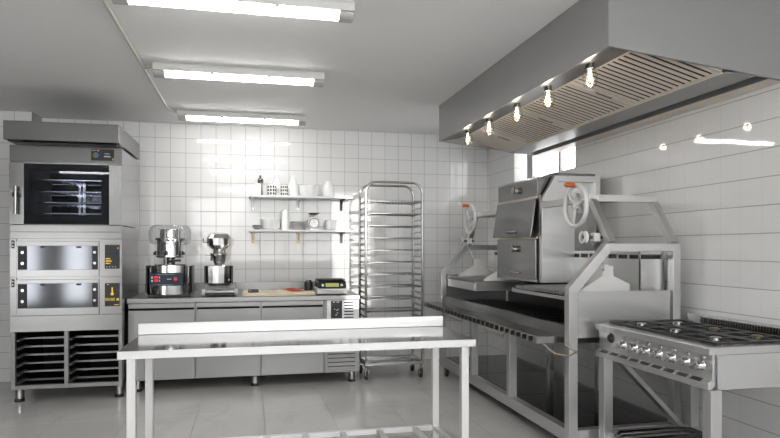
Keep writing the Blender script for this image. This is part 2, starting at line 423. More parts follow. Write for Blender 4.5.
# open base
m = MB()
for x0, x1 in ((OX0 + .01, OX0 + .045), (-1.665, -1.63), (OX1 - .03, OX1)):
    m.box(x0, x1, OY0, OY0 + .04, .15, .635)
m.box(OX0 + .01, OX1, OY0, OY0 + .04, .115, .152)
m.build('base_frame', M['steel_front'], t, .002)
for xa, xb in ((OX0 + .01, OX0 + .016), (OX1 - .006, OX1)): B(xa, xb, OY0 + .04, OY1, .115, .635).build('base_side_panel', M['steel_oven'], t)
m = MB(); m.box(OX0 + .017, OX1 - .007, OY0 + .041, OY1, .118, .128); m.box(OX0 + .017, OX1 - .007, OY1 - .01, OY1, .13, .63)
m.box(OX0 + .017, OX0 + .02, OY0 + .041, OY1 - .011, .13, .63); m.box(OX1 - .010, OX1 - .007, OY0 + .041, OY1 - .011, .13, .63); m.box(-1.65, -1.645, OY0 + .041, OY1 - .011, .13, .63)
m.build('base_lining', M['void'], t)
for bx0, bx1 in ((OX0 + .045, -1.668), (-1.628, OX1 - .032)):
    for k in range(6):
        z = .547 - .078 * k
        m = MB()
        m.box(bx0 - .02, bx0 + .012, OY0 + .06, 6.5, z - .006, z + .010)
        m.box(bx1 - .012, bx1 + .015, OY0 + .06, 6.5, z - .006, z + .010)
        m.box(bx0, bx1, 6.42, 6.45, z - .004, z + .012)
        m.build('tray_runner', M['steel_front'], t)
for x in (-2.05, -1.2):
    for y in (6.25, 7.02):
        lg = MB().lathe([(0, .12), (.036, .12), (.036, .03), (0, .03)], (x, y, 0), seg=18).build('leg', M['steel'], t, smooth=40)
        MB().lathe([(0, .03), (.038, .03), (.042, .004), (.042, 0), (0, 0)], (x, y, 0), seg=18).build('foot', M['rubber'], lg, smooth=40)
# body: deck ovens + cabinet shells
B(OX0, OX1, OY0 + .012, OY1, .637, 1.605).build('deck_oven_body', M['steel_oven'], t, .003)
for nm, z0, z1 in (('plinth_panel', .637, .782), ('upper_band', 1.486, 1.545), ('upper_band', 1.55, 1.61)):
    B(OX0, OX1, OY0, OY0 + .011, z0, z1).build(nm, M['steel_oven'], t, .002)
for zt, zg1, zg0, zb, kind in ((1.482, 1.42, 1.20, 1.137, 0), (1.131, 1.076, .852, .786, 1)):
    B(OX0, -2.062, OY0, OY0 + .011, zb, zt).build('hinge_panel', M['steel_oven'], t, .002)
    B(-1.366, OX1, OY0, OY0 + .011, zb, zt).build('control_fascia', M['steel_oven'], t, .002)
    d = MB(); d.box(-2.060, -1.368, OY0 - .006, OY0 + .011, zb, zg0); d.box(-2.060, -1.368, OY0 - .006, OY0 + .011, zg1, zt - .02); d.box(-2.06, -2.048, OY0 - .006, OY0 + .011, zg0, zg1); d.box(-1.377, -1.368, OY0 - .006, OY0 + .011, zg0, zg1)
    d = d.build('deck_door', M['steel_oven'], t, .002)
    B(-2.048, -1.377, OY0 - .003, OY0 + .008, zg0, zg1).build('door_glass', M['deckglass'], d)
    for a, b_ in ((-2.047, -1.973), (-1.425, -1.378)):
        B(a, b_, OY0 - .008, OY0 - .003, zg0 + .003, zg1 - .003).build('black_strip', M['black'], d)
    for xk in (-2.005, -1.401):
        for zk in (zg1 - .06, zg1 - .16):
            MB().lathe([(0, -.016), (.014, -.016), (.017, -.006), (.017, 0), (0, 0)], (xk, OY0 - .008, zk), axis='y', seg=14).build('bolt_knob', M['chrome'], d, smooth=40)
    for xc in (-1.84, -1.54):
        B(xc - .02, xc + .02, OY0 - .01, OY0 - .003, zg1 - .02, zg1 - .004).build('clip', M['black'], d)
    B(-2.10, -2.076, OY0 - .004, OY0, zt - .085, zt - .014).build('hinge_plate', M['black'], t)
    for zz in (zt - .035, zt - .065): MB().lathe([(0, -.004), (.007, -.004), (.007, 0), (0, 0)], (-2.088, OY0 - .004, zz), axis='y', seg=10).build('hinge_bolt', M['steel'], t)
    sz1, sz0 = (1.43, 1.207) if kind == 0 else (1.072, .856)
    s = B(-1.318, -1.188, OY0 - .004, OY0, sz0, sz1).build('control_screen', M['black'], t, .002)
    s['label'] = 'black touch screen with yellow symbols'
    yy = OY0 - .0045
    if kind == 0:
        B(-1.316, -1.19, yy - .0004, yy, sz0 + .115, sz0 + .13).build('screen_line', M['bluepanel'], s)
        B(-1.316, -1.19, yy - .0004, yy, sz0 + .155, sz0 + .17).build('screen_line', M['bluepanel'], s)
        B(-1.21, -1.198, yy - .0006, yy, sz1 - .04, sz1 - .025).build('screen_mark', M['amber'], s)
        for q in range(3): B(-1.31, -1.27 + .012 * (q % 2), yy - .0006, yy, sz0 + .045 + .022 * q, sz0 + .055 + .022 * q).build('screen_mark', M['yellow'], s)
        for q in range(4): B(-1.305 + .025 * q, -1.295 + .025 * q, yy - .0006, yy, sz0 + .014, sz0 + .02).build('screen_mark', M['whitemark'], s)
    else:
        m = MB(); m.box(-1.259, -1.247, yy - .0008, yy, sz1 - .095, sz1 - .04); m.lathe([(0, -.001), (.014, -.001), (.014, 0), (0, 0)], (-1.253, yy, sz1 - .10), axis='y', seg=14)
        m.build('flame_icon', M['yellow'], s)
        text_mesh('timer_digits', '00:00', .038, (-1.272, yy - .0006, sz0 + .064), M['yellow'], s)
        B(-1.215, -1.195, yy - .0006, yy, sz0 + .054, sz0 + .074).build('screen_mark', M['yellow'], s)
        B(-1.30, -1.28, yy - .0006, yy, sz1 - .014, sz1 - .01).build('screen_mark', M['yellow'], s)
        B(-1.235, -1.195, yy - .0006, yy, sz0 + .012, sz0 + .018).build('screen_mark', M['yellow'], s)
# combi oven cavity and door
m = MB()
m.box(OX0, OX0 + .02, OY0 + .012, OY1, 1.612, 2.33); m.box(OX1 - .02, OX1, OY0 + .012, OY1, 1.612, 2.33)
m.box(OX0 + .02, OX1 - .02, OY1 - .02, OY1, 1.612, 2.33); m.box(OX0 + .02, OX1 - .02, OY0 + .012, OY1 - .02, 1.612, 1.632); m.box(OX0 + .02, OX1 - .02, OY0 + .012, OY1 - .02, 2.165, 2.33)
m.build('upper_oven_body', M['steel_oven'], t, .002)
m = MB(); cx0, cx1 = -1.995, -1.285
m.box(cx0 - .01, cx0, OY0 + .06, 6.95, 1.64, 2.16); m.box(cx1, cx1 + .01, OY0 + .06, 6.95, 1.64, 2.16); m.box(cx0, cx1, 6.94, 6.95, 1.64, 2.16)
m.box(cx0, cx1, OY0 + .06, 6.94, 1.634, 1.64); m.box(cx0, cx1, OY0 + .06, 6.94, 2.155, 2.163)
m.build('oven_chamber', M['void'], t)
B(OX0, OX1, OY0, OY0 + .011, 2.186, 2.335).build('upper_fascia', M['steel_dim'], t, .002)
B(OX0 + .01, OX1 + .004, OY0 - .012, OY0 + .012, 2.176, 2.186).build('drip_edge', M['steel_dark'], t)
s = B(-1.435, -1.237, OY0 - .004, OY0, 2.212, 2.318).build('control_screen', M['black'], t, .002)
yy = OY0 - .0045
MB().lathe([(0, -.0006), (.026, -.0006), (.026, 0), (0, 0)], (-1.395, yy, 2.262), axis='y', seg=20).build('screen_dial', M['blueglow'], s)
MB().prism([(-1.395 + .0265 * math.cos(a), 2.262 + .0265 * math.sin(a)) for a in [PI / 2 + PI * k / 10 for k in range(11)]], 'y', yy - .001, yy - .0004).build('screen_dial_half', plain('dim yellow display', (.16, .13, .03), .4), s)
B(-1.384, -1.366, yy - .0006, yy, 2.300, 2.309).build('screen_mark', M['amber'], s)
for (a, z, ww) in ((-1.32, 2.275, .045), (-1.322, 2.253, .05), (-1.325, 2.246, .06), (-1.43, 2.303, .035)): B(a, a + ww, yy - .0006, yy, z, z + .004).build('screen_mark', M['whitemark'], s)
B(-1.25, -1.243, yy - .0006, yy, 2.217, 2.235).build('screen_mark', M['yellow'], s)
B(-1.280, OX1, OY0 - .01, OY0 + .011, 1.615, 2.172).build('door_stile', M['steel_oven'], t, .002)
d = MB(); d.box(OX0, -1.999, OY0 - .01, OY0 + .011, 1.615, 2.172)
d = d.build('oven_door', M['steel_oven'], t, .002)
B(-1.999, -1.282, OY0 - .006, OY0 - .001, 1.617, 2.17).build('door_glass', M['glass_oven'], d)
g = MB(); yb0, yb1 = OY0 + .0005, OY0 + .004
g.box(-1.999, -1.955, yb0, yb1, 1.617, 2.17); g.box(-1.35, -1.282, yb0, yb1, 1.617, 2.17); g.box(-1.955, -1.35, yb0, yb1, 1.617, 1.70); g.box(-1.955, -1.35, yb0, yb1, 2.10, 2.17)
g.build('glass_border', M['void'], d)
h = MB(); h.tube([(-2.052, OY0 - .055, 1.705), (-2.052, OY0 - .055, 1.96)], .013, 12); h.tube([(-2.052, OY0 - .01, 1.87), (-2.052, OY0 - .055, 1.87)], .01, 8)
h = h.build('door_handle', M['chrome'], d, smooth=40)
MB().lathe([(0, -.03), (.03, -.03), (.034, -.01), (.034, 0), (0, 0)], (-2.055, OY0 - .01, 1.88), axis='y', seg=18).build('handle_boss', M['black'], h, smooth=40)
for z in (2.045, 1.935, 1.83, 1.727):
    m = MB()
    m.tube([(cx0 + .04, 6.42, z), (cx1 - .02, 6.42, z)], .007, 6); m.tube([(cx0 + .04, 6.88, z), (cx1 - .02, 6.88, z)], .005, 6)
    for k in range(16): m.tube([(cx0 + .05 + k * .042, 6.42, z), (cx0 + .05 + k * .042, 6.88, z)], .0025, 5)
    m.build('oven_rack', M['polish'], t, smooth=40)
for x in (cx0 + .025, cx0 + .3, cx0 + .34):
    m = MB(); m.box(x - .012, x + .012, 6.86, 6.90, 1.68, 2.06)
    for z in (2.03, 1.92, 1.815, 1.712): m.box(x - .02, x + .02, 6.84, 6.86, z, z + .02)
    m.build('rack_support', M['polish'], t)
MB().lathe([(.16, 0), (.17, -.02), (.15, -.03), (.06, -.03), (.05, -.01), (0, -.01)], (-1.55, 6.935, 1.9), axis='y', seg=28).build('fan_ring', M['steel_dark'], t, smooth=40)
# hood on top of the oven
hx0, hx1, hy0 = -2.10, -1.158, 6.0
B(hx0, hx1, hy0, OY1, 2.35, 2.516).build('canopy', M['steel_dim'], t, .003)
MB().prism([(hy0 + .01, 2.35), (hy0 + .03, 2.338), (OY0 + .05, 2.338), (OY0 + .05, 2.35)], 'x', hx0 + .03, hx1).build('canopy_lip', M['steel_dark'], t)
B(hx0 + .06, hx1 - .03, hy0 + .04, OY0 - .03, 2.332, 2.339).build('canopy_slot', M['black'], t)

# ------------------------------------------------------------------ refrigerated counter
t = thing('refrigerated_counter', 'long grey steel refrigerated counter with three doors along the back wall', 'counter', (0, 6.9, 0))
CX0, CX1, CY0 = -1.155, 1.118, 6.385
B(CX0 + .008, CX1 - .004, CY0 + .026, 7.45, .108, .858).build('carcass', M['steel_front'], t, .002)
m = MB(); m.box(CX0 - .005, CX1 + .005, CY0 - .008, 7.47, .862, .908); m.box(CX0 - .005, CX1 + .005, 7.43, 7.47, .908, 1.0)
m.build('worktop', M['steel_front'], t, .003)
for x0, x1 in ((CX0 + .006, -.531), (-.523, .104), (.112, .742)):
    d = B(x0, x1, CY0, CY0 + .024, .110, .792).build('door', M['steel_front'], t, .003)
    B(x0, x1, CY0 + .002, CY0 + .024, .812, .858).build('door_handle', M['steel_front'], d, .003)
    B(x0 + .01, x1 - .01, CY0 + .018, CY0 + .024, .792, .812).build('handle_recess', M['void'], d)
B(.750, .776, CY0, CY0 + .024, .110, .858).build('corner_post', M['steel_front'], t, .002)
B(.778, CX1 - .004, CY0 + .004, CY0 + .024, .345, .858).build('machine_panel', M['steel_table'], t, .002)
cp = B(.818, .935, CY0 - .002, CY0 + .004, .60, .852).build('control_panel', M['black'], t, .002)
for k, (x, z, sx) in enumerate(((.84, .835, .02), (.875, .835, .03), (.85, .76, .012), (.872, .75, .016), (.88, .72, .012), (.866, .70, .014), (.89, .76, .01), (.91, .655, .01), (.84, .655, .01))):
    B(x, x + sx, CY0 - .003, CY0 - .002, z, z + .009).build('panel_mark', M['whitemark'], cp)
for k in range(8):
    z = .838 - k * .031
    m = MB(); m.box(.957, 1.055, CY0 + .002, CY0 + .0045, z - .012, z); m.build('vent_slot', M['void'], t)
m = MB(); m.mi = 1; m.box(.784, 1.075, CY0 + .02, CY0 + .024, .115, .343); m.mi = 0
for k in range(5):
    z = .335 - k * .043
    m.prism([(CY0 + .003, z - .032), (CY0 + .008, z - .034), (CY0 + .020, z), (CY0 + .014, z)], 'x', .786, 1.073)
m.box(.778, .786, CY0, CY0 + .024, .11, .345); m.box(1.073, CX1 - .004, CY0, CY0 + .024, .11, .345); m.box(.786, 1.073, CY0, CY0 + .02, .11, .128)
m.build('louvre_grille', [M['steel_front'], M['void']], t)
for x in (-1.068, .049, 1.044):
    for y in (6.44, 7.38):
        lg = MB().lathe([(0, .108), (.034, .108), (.034, .028), (0, .028)], (x, y, 0), seg=18).build('leg', M['steel'], t, smooth=40)
        MB().lathe([(0, .028), (.037, .028), (.04, .004), (.04, 0), (0, 0)], (x, y, 0), seg=18).build('foot', M['rubber'], lg, smooth=40)
CT = .909

# ------------------------------------------------------------------ machines on the counter
cx, cy = -.795, 6.66
t = thing('dough_divider', 'steel countertop machine with blue control panel and clear plastic ring hopper', 'kitchen machine', (cx, cy, CT))
m = MB(); m.prism([(cx + .215 * math.sin(a), 6.60 - .15 * math.cos(a)) for a in [-PI / 2 + PI * k / 24 for k in range(25)]] + [(cx + .215, 6.9), (cx - .215, 6.9)], 'z', CT + .028, 1.225)
m.build('housing', M['polish'], t, smooth=30)
B(cx - .195, cx + .21, 6.52, 6.92, CT, CT + .027).build('base', M['black'], t, .004)
B(cx - .225, cx - .216, 6.58, 6.80, CT + .04, 1.22).build('side_cover', M['black'], t); B(cx + .216, cx + .225, 6.58, 6.80, CT + .04, 1.22).build('side_cover', M['black'], t)
p = B(cx - .168, cx + .145, 6.443, 6.4495, 1.025, 1.155).build('control_panel', M['bluepanel'], t, .002); p['label'] = 'dark blue control panel with red displays'
yy = 6.4425
for z in (1.10, 1.068): 
    B(cx - .125, cx - .085, yy - .001, yy, z, z + .022).build('display', M['redled'], p)
    B(cx - .152, cx - .138, yy - .001, yy, z, z + .018).build('key', M['whitemark'], p)
    B(cx - .078, cx - .07, yy - .001, yy, z, z + .018).build('key', M['whitemark'], p)
B(cx - .005, cx + .035, yy - .001, yy, 1.088, 1.096).build('panel_mark', M['whitemark'], p)
m = MB()
m.box(cx - .10, cx + .06, yy - .001, yy, 1.137, 1.139); m.box(cx - .09, cx + .05, yy - .001, yy, 1.037, 1.039)
m.build('panel_outline', M['whitemark'], p)
MB().lathe([(0, -.012), (.014, -.012), (.017, 0), (0, 0)], (cx + .075, yy, 1.092), axis='y', seg=16).build('red_button', M['redled'], p, smooth=40)
MB().lathe([(0, 1.226), (.15, 1.226), (.15, 1.234), (.05, 1.238), (.045, 1.30), (0, 1.30)], (cx, cy, 0), seg=28).build('turntable', M['steel_dark'], t, smooth=30)
m = MB().lathe([(.128, 1.30), (.138, 1.31), (.138, 1.325), (.13, 1.33), (.13, 1.47), (.145, 1.485), (.145, 1.50), (.10, 1.51), (.10, 1.58), (.115, 1.59), (0, 1.595)], (cx, cy, 0), seg=32)
m.lathe([(0, 1.30), (.128, 1.30)], (cx, cy, 0), seg=32)
m.build('drum', M['polish'], t, smooth=35)
for a in (math.radians(200), math.radians(-30), math.radians(260)):
    px, py = cx + .145 * math.cos(a), cy + .145 * math.sin(a)
    m = MB(); m.tube([(px, py, 1.345), (px + .02 * math.cos(a), py + .02 * math.sin(a), 1.345)], .014, 8); m.tube([(px, py, 1.33), (px, py, 1.37)], .01, 8)
    m.build('clamp', M['black'], t, smooth=40)
MB().tube([(cx + .0, 6.50, 1.27), (cx + .12, 6.50, 1.275)], .011, 8).build('lever', M['black'], t, smooth=40)
MB().tube([(cx - .03, 6.51, 1.235), (cx - .03, 6.51, 1.31)], .016, 8).build('outlet', M['steel'], t, smooth=40)
m = MB().lathe([(.155, 1.43), (.195, 1.45), (.205, 1.50), (.205, 1.57), (.19, 1.615), (.15, 1.635), (.148, 1.632), (.186, 1.612), (.2, 1.57), (.2, 1.50), (.19, 1.452), (.155, 1.435)], (cx, cy, 0), seg=36)
m.build('clear_hopper_ring', M['clearplastic'], t, smooth=50)
m = MB()
for k in range(10):
    a = 2 * PI * k / 10 + .2
    m.bar((cx + .2 * math.cos(a), cy + .2 * math.sin(a), 1.46), (cx + .2 * math.cos(a), cy + .2 * math.sin(a), 1.60), .006, .006)
m.build('ring_rib', M['lightplastic'], t)

cx, cy = -.315, 6.66
t = thing('countertop_mixer', 'small steel countertop mixer with faceted upper drum, standing right of the bigger machine', 'kitchen machine', (cx, cy, CT))
m = MB(); m.box(cx - .135, cx + .17, 6.50, 6.86, CT + .012, CT + .055); m.prism([(6.49, CT + .05), (6.53, CT + .10), (6.86, CT + .10), (6.86, CT + .05)], 'x', cx - .12, cx + .165)
m.build('base', M['steel_front'], t, .004)
for x in (cx - .145, cx + .178): MB().tube([(x - .015, 6.52, CT + .042), (x + .015, 6.52, CT + .042)], .032, 14).build('roller_end', M['lightplastic'], t, smooth=40)
MB().tube([(cx - .125, 6.485, CT + .045), (cx + .16, 6.485, CT + .045)], .026, 14).build('roller', M['steel_dark'], t, smooth=40)
m = MB(); m.lathe([(0, 1.01), (.10, 1.012), (.13, 1.04), (.132, 1.215), (.125, 1.222), (.0, 1.222)], (cx, cy, 0), seg=14)
m.build('lower_bowl', M['polish'], t, smooth=20)
m = MB()
for x in (cx - .135, cx + .135): m.box(x - .008, x + .008, cy - .05, cy + .05, 1.03, 1.215)
m.build('bowl_bracket', M['black'], t)
MB().lathe([(0, 1.222), (.05, 1.222), (.06, 1.26), (.075, 1.33), (.06, 1.37), (.06, 1.39), (0, 1.39)], (cx + .005, cy, 0), seg=20).build('neck', M['steel'], t, smooth=30)
m = MB(); m.tube([(cx - .14, 6.60, 1.325), (cx - .06, 6.60, 1.325)], .007, 6); m.tube([(cx - .07, 6.59, 1.27), (cx - .07, 6.59, 1.345)], .011, 8)
m.build('tap', M['steel_dark'], t, smooth=40)
for z, x in ((1.33, cx - .03), (1.075, cx + .105), (1.43, cx + .09)): MB().lathe([(0, -.02), (.009, -.02), (.012, 0), (0, 0)], (x, cy - (.12 if z < 1.1 else .075), z), axis='y', seg=12).build('fitting', M['brass'], t, smooth=40)
m = MB().lathe([(0, 1.385), (.075, 1.39), (.118, 1.43), (.122, 1.50), (.095, 1.545), (.06, 1.56), (0, 1.562)], (cx, cy, 0), seg=14)
m.build('upper_drum', M['polish'], t, smooth=15)
MB().tube([(cx - .11, cy - .02, 1.46), (cx - .155, cy - .02, 1.46), (cx - .155, cy - .02, 1.50)], .008, 8).build('drum_handle', M['steel'], t, smooth=40)

# boards, tools and scale
def board(label, x0, x1, y0, y1, z0, z1):
    return tag(B(x0, x1, y0, y1, z0, z1).build('cutting_board', M['wood'], None, .004), label, 'cutting board', 'pale wooden boards on the counter')
board('pale wooden cutting board at the front of the counter top', -.075, .665, 6.43, 6.72, CT, CT + .03)
board('pale wooden cutting board behind the front one, touching the wall side', -.07, .60, 6.80, 7.10, CT, CT + .022)
def knife(label, x, y, z):
    t = thing('kitchen_knife', label, 'knife', (x, y, z), 'dark tools on the boards')
    MB().box(x, x + .11, y - .012, y + .012, z, z + .018).build('handle', M['black'], t, .004)
    MB().prism([(x + .11, y - .012), (x + .11, y + .014), (x + .27, y + .012), (x + .30, y - .012)], 'z', z + .006, z + .009).build('blade', M['steel'], t)
    MB().lathe([(0, 0), (.012, 0), (.012, .02), (0, .02)], (x + .02, y, z + .005), seg=12).build('bolster', M['steel'], t)
knife('dark handled knife lying on the front cutting board', -.02, 6.56, CT + .0305)
knife('dark handled knife lying on the rear cutting board', -.02, 6.95, CT + .0225)
def pepper(label, x, y, z, s):
    t = thing('red_pepper', label, 'pepper', (x, y, z), 'red pepper pieces on the boards')
    MB().tube([(x, y, z + .010), (x + .05 * s, y - .01, z + .0125), (x + .11 * s, y + .012, z + .012), (x + .16 * s, y + .004, z + .007)], [.006, .012, .011, .004], 8).build('flesh', M['red'], t, smooth=60)
    MB().tube([(x - .02, y, z + .010), (x, y, z + .010)], .004, 6).build('stem', plain('green stem', (.06, .12, .03), .5), t)
pepper('red pepper piece on the front cutting board', .40, 6.58, CT + .0305, 1.0)
pepper('red pepper piece on the rear cutting board', .37, 6.95, CT + .0225, .9)
t = thing('kitchen_scale', 'black and white digital counter scale with a lit display at the counter end', 'scale', (.84, 6.6, CT))
MB().prism([(6.46, CT + .01), (6.45, CT + .055), (6.47, CT + .065), (6.80, CT + .065), (6.80, CT + .01)], 'x', .685, 1.0).build('body', M['whitepaint'], t, .006)
MB().prism([(6.462, CT + .067), (6.52, CT + .145), (6.80, CT + .15), (6.80, CT + .067)], 'x', .695, .995).build('display_housing', M['black'], t, .012)
p = MB().poly([(.775, 6.472, CT + .083), (.915, 6.472, CT + .083), (.915, 6.500, CT + .120), (.775, 6.500, CT + .120), (.775, 6.476, CT + .081), (.915, 6.476, CT + .081), (.915, 6.505, CT + .12), (.775, 6.505, CT + .12)], [(0, 1, 2, 3), (4, 5, 6, 7), (0, 1, 5, 4), (2, 3, 7, 6)])
p.build('display', M['lcd'], t)
for x in (.745, .945): MB().lathe([(0, -.012), (.014, -.012), (.014, .004), (0, .004)], (x, 6.488, CT + .10), axis='y', seg=12).build('button', M['whitepaint'], t, smooth=40)
B(.70, .99, 6.52, 6.80, CT + .152, CT + .158).build('weighing_plate', M['blackmat'], t, .002)
for x in (.71, .975):
    for y in (6.49, 6.77): MB().lathe([(0, 0), (.014, 0), (.014, .012), (0, .012)], (x, y, CT), seg=10).build('foot', M['rubber'], t)
t = thing('black_canister', 'small black round canister left of the digital scale', 'canister', (.625, 6.80, CT))
MB().lathe([(0, 0), (.045, 0), (.048, .01), (.048, .11), (.04, .125), (0, .125)], (.625, 6.80, CT), seg=18).build('canister_body', M['black'], t, smooth=35)
MB().lathe([(0, .126), (.03, .126), (.03, .14), (0, .142)], (.625, 6.80, CT), seg=16).build('lid', M['steel_dark'], t, smooth=35)

# ------------------------------------------------------------------ wall shelves and their things
S1, S2 = 2.008, 1.613
for zt, lab, mats in ((S1, 'upper pale wall shelf holding jars, mugs and a bowl', ('steel_dark', 'steel_dark', 'blackmat')), (S2, 'lower pale wall shelf holding white bowls and a dial scale', ('brass', 'brass', 'black'))):
    t = thing('wall_shelf', lab, 'shelf', (.585, 7.5, zt - .024), 'wall shelves above the counter')
    B(-.012, 1.185, 7.225, 7.498, zt - .024, zt - .001).build('shelf_board', plain('pale shelf laminate', (.78, .79, .80), .35), t, .002)
    for x, mk in zip((.035, .563, 1.085), mats):
        m = MB(); m.box(x - .017, x + .017, 7.482, 7.498, zt - .155, zt - .025); m.box(x - .017, x + .017, 7.26, 7.482, zt - .038, zt - .025)
        m.prism([(7.482, zt - .13), (7.482, zt - .10), (7.34, zt - .038), (7.30, zt - .038)], 'x', x - .004, x + .004)
        m.build('bracket', M[mk], t, .002)
def pot(name, label, cat, prof, x, y, z, mat, parts=(), group=None, seg=24):
    """a turned vessel with its extra turned parts"""
    if not parts:
        o = MB().lathe(prof, (0, 0, 0), seg=seg).build(name, mat, smooth=40); o.location = (x, y, z)
        return tag(o, label, cat, group)
    t = thing(name, label, cat, (x, y, z), group)
    MB().lathe(prof, (x, y, z), seg=seg).build('vessel', mat, t, smooth=40)
    for nm, pr, mm in parts: MB().lathe(pr, (x, y, z), seg=seg).build(nm, mm, t, smooth=40)
    return t
Y7 = 7.35
def bowl_prof(r, h): return [(0, 0), (r * .5, 0), (r * .55, .006), (r * .88, h * .5), (r, h), (r * .96, h), (r * .82, h * .5), (r * .45, .014), (0, .012)]
pot('white_canister', 'plain white canister at the left end of the upper shelf', 'canister', [(0, 0), (.042, 0), (.042, .12), (.036, .13), (0, .13)], .085, 7.32, S1, M['white'], (('lid', [(0, .131), (.03, .131), (.03, .138), (0, .14)], M['white']),))
pot('pepper_mill', 'dark steel pepper mill with a knob top on the upper shelf', 'pepper mill', [(0, 0), (.028, 0), (.030, .02), (.024, .11), (.030, .15), (0, .15)], .12, 7.42, S1, M['steel'],
    (('mill_head', [(0, .151), (.032, .151), (.034, .19), (.022, .21), (0, .212)], M['steel_dark']), ('knob', [(0, .212), (.006, .212), (.013, .228), (.009, .245), (0, .247)], M['steel_dark'])))
def mug(label, x, y, r, flip):
    t = thing('patterned_mug', label, 'mug', (x, y, S1), 'dotted mugs on the upper shelf')
    MB().lathe([(0, 0), (r, 0), (r, .125), (r * .92, .125), (r * .9, .01), (0, .01)], (x, y, S1), seg=24).build('cup', M['white'], t, smooth=40)
    m = MB()
    for k in range(10):
        a = 2 * PI * k / 10 + .1
        for z in (.022, .062, .10):
            px, py = x + (r + .0002) * math.cos(a), y + (r + .0002) * math.sin(a)
            m.bar((px, py, S1 + z - .013), (px, py, S1 + z + .013), r * .40, .003, up=(math.cos(a), math.sin(a), 0))
    m.build('printed_dots', M['dot'], t)
    MB().tube([(x + flip * (r - .004), y + .01, S1 + .03), (x + flip * (r + .022), y + .015, S1 + .04), (x + flip * (r + .022), y + .015, S1 + .085), (x + flip * (r - .004), y + .01, S1 + .095)], .005, 6).build('handle', M['white'], t, smooth=60)
mug('wide black and white dotted mug on the upper shelf', .245, 7.31, .052, 1)
mug('narrow black and white dotted mug on the upper shelf, right of the wide one', .39, 7.31, .038, 1)
bottle = [(0, 0), (.058, 0), (.062, .02), (.06, .12), (.034, .19), (.018, .215), (.018, .235), (0, .236)]
pot('white_bottle', 'white round-shouldered bottle behind the dotted mugs on the upper shelf', 'bottle', bottle, .305, 7.43, S1, M['white'], (('stopper', [(0, .237), (.013, .237), (.013, .25), (0, .252)], M['white']),))
pot('white_bottle', 'white round-shouldered bottle left of the bowl on the upper shelf', 'bottle', bottle, .495, 7.38, S1, M['white'], (('stopper', [(0, .237), (.013, .237), (.013, .25), (0, .252)], M['white']),))
pot('white_bowl', 'white ceramic bowl alone on the upper shelf', 'bowl', [(0, 0), (.09, 0), (.115, .03), (.12, .128), (.115, .128), (.108, .03), (0, .012)], .685, Y7, S1, M['white'])
t = thing('white_jug', 'white jug with rounded top near the right end of the upper shelf', 'jug', (.91, Y7, S1))
MB().lathe([(0, 0), (.055, 0), (.068, .03), (.062, .12), (.042, .165), (.036, .185), (.03, .185), (.036, .16), (0, .15)], (.915, Y7, S1), seg=24).build('jug_body', M['white'], t, smooth=50)
MB().tube([(.86, Y7 - .01, S1 + .15), (.842, Y7 - .01, S1 + .12), (.845, Y7 - .01, S1 + .06), (.86, Y7 - .01, S1 + .04)], .006, 6).build('jug_handle', M['white'], t, smooth=60)
pot('steel_bowl', 'small steel bowl at the left end of the lower shelf', 'bowl', bowl_prof(.058, .05), .078, 7.31, S2, M['chrome'])
pot('white_bowl', 'large white serving bowl on the lower shelf', 'bowl', [(0, 0), (.08, 0), (.11, .03), (.118, .122), (.113, .122), (.1, .03), (0, .012)], .238, 7.37, S2, M['white'])
pot('tall_white_jar', 'tall white cylindrical jar on the lower shelf', 'jar', [(0, 0), (.044, 0), (.044, .215), (.038, .225), (0, .225)], .404, 7.33, S2, M['white'], (('lid', [(0, .226), (.030, .226), (.030, .243), (.012, .25), (0, .25)], M['white']),))
for k in range(5):
    o = MB().lathe([(0, 0), (.07, 0), (.088, .014), (.088, .019), (.068, .006), (0, .006)], seg=24).build('grey_plate', M['greybowl'], smooth=40); o.location = (.558, 7.36, S2 + k * .0205)
    tag(o, ['pale grey plate at the bottom of the plate stack on the lower shelf', 'pale grey plate second from the bottom of the stack', 'pale grey plate in the middle of the stack', 'pale grey plate second from the top of the stack', 'pale grey plate at the top of the stack on the lower shelf'][k], 'plate', 'stack of grey plates')
t = thing('dial_scale', 'small white dial scale with a dark pan on the lower shelf', 'scale', (.735, 7.33, S2))
MB().lathe([(0, -.03), (.066, -.03), (.07, -.02), (.07, .02), (.06, .03), (0, .03)], (.735, 7.33, S2 + .08), axis='y', seg=28).build('dial_case', M['white'], t, smooth=40)
MB().lathe([(.050, -.034), (.064, -.034), (.064, -.03), (.050, -.03)], (.735, 7.33, S2 + .08), axis='y', seg=28).build('dial_rim', M['greyplastic'], t)
B(.7335, .7365, 7.2955, 7.2985, S2 + .075, S2 + .125).build('pointer', M['red'], t)
B(.69, .78, 7.30, 7.36, S2, S2 + .016).build('foot', M['white'], t, .004)
MB().tube([(.735, 7.33, S2 + .145), (.735, 7.33, S2 + .178)], .01, 8).build('stem', M['white'], t)
MB().lathe([(0, .176), (.04, .178), (.07, .198), (.066, .198), (.038, .184), (0, .182)], (.735, 7.33, S2), seg=24).build('pan', M['steel_dark'], t, smooth=40)
for k in range(3):
    o = MB().lathe([(0, 0), (.045, 0), (.062, .012), (.070, .048), (.066, .048), (.056, .014), (0, .008)], seg=24).build('small_white_bowl', M['white'], smooth=40); o.location = (.943, Y7, S2 + k * .037)
    tag(o, ['small white bowl at the bottom of the stack of three', 'small white bowl in the middle of the stack of three', 'small white bowl at the top of the stack of three on the lower shelf'][k], 'bowl', 'stack of small white bowls')

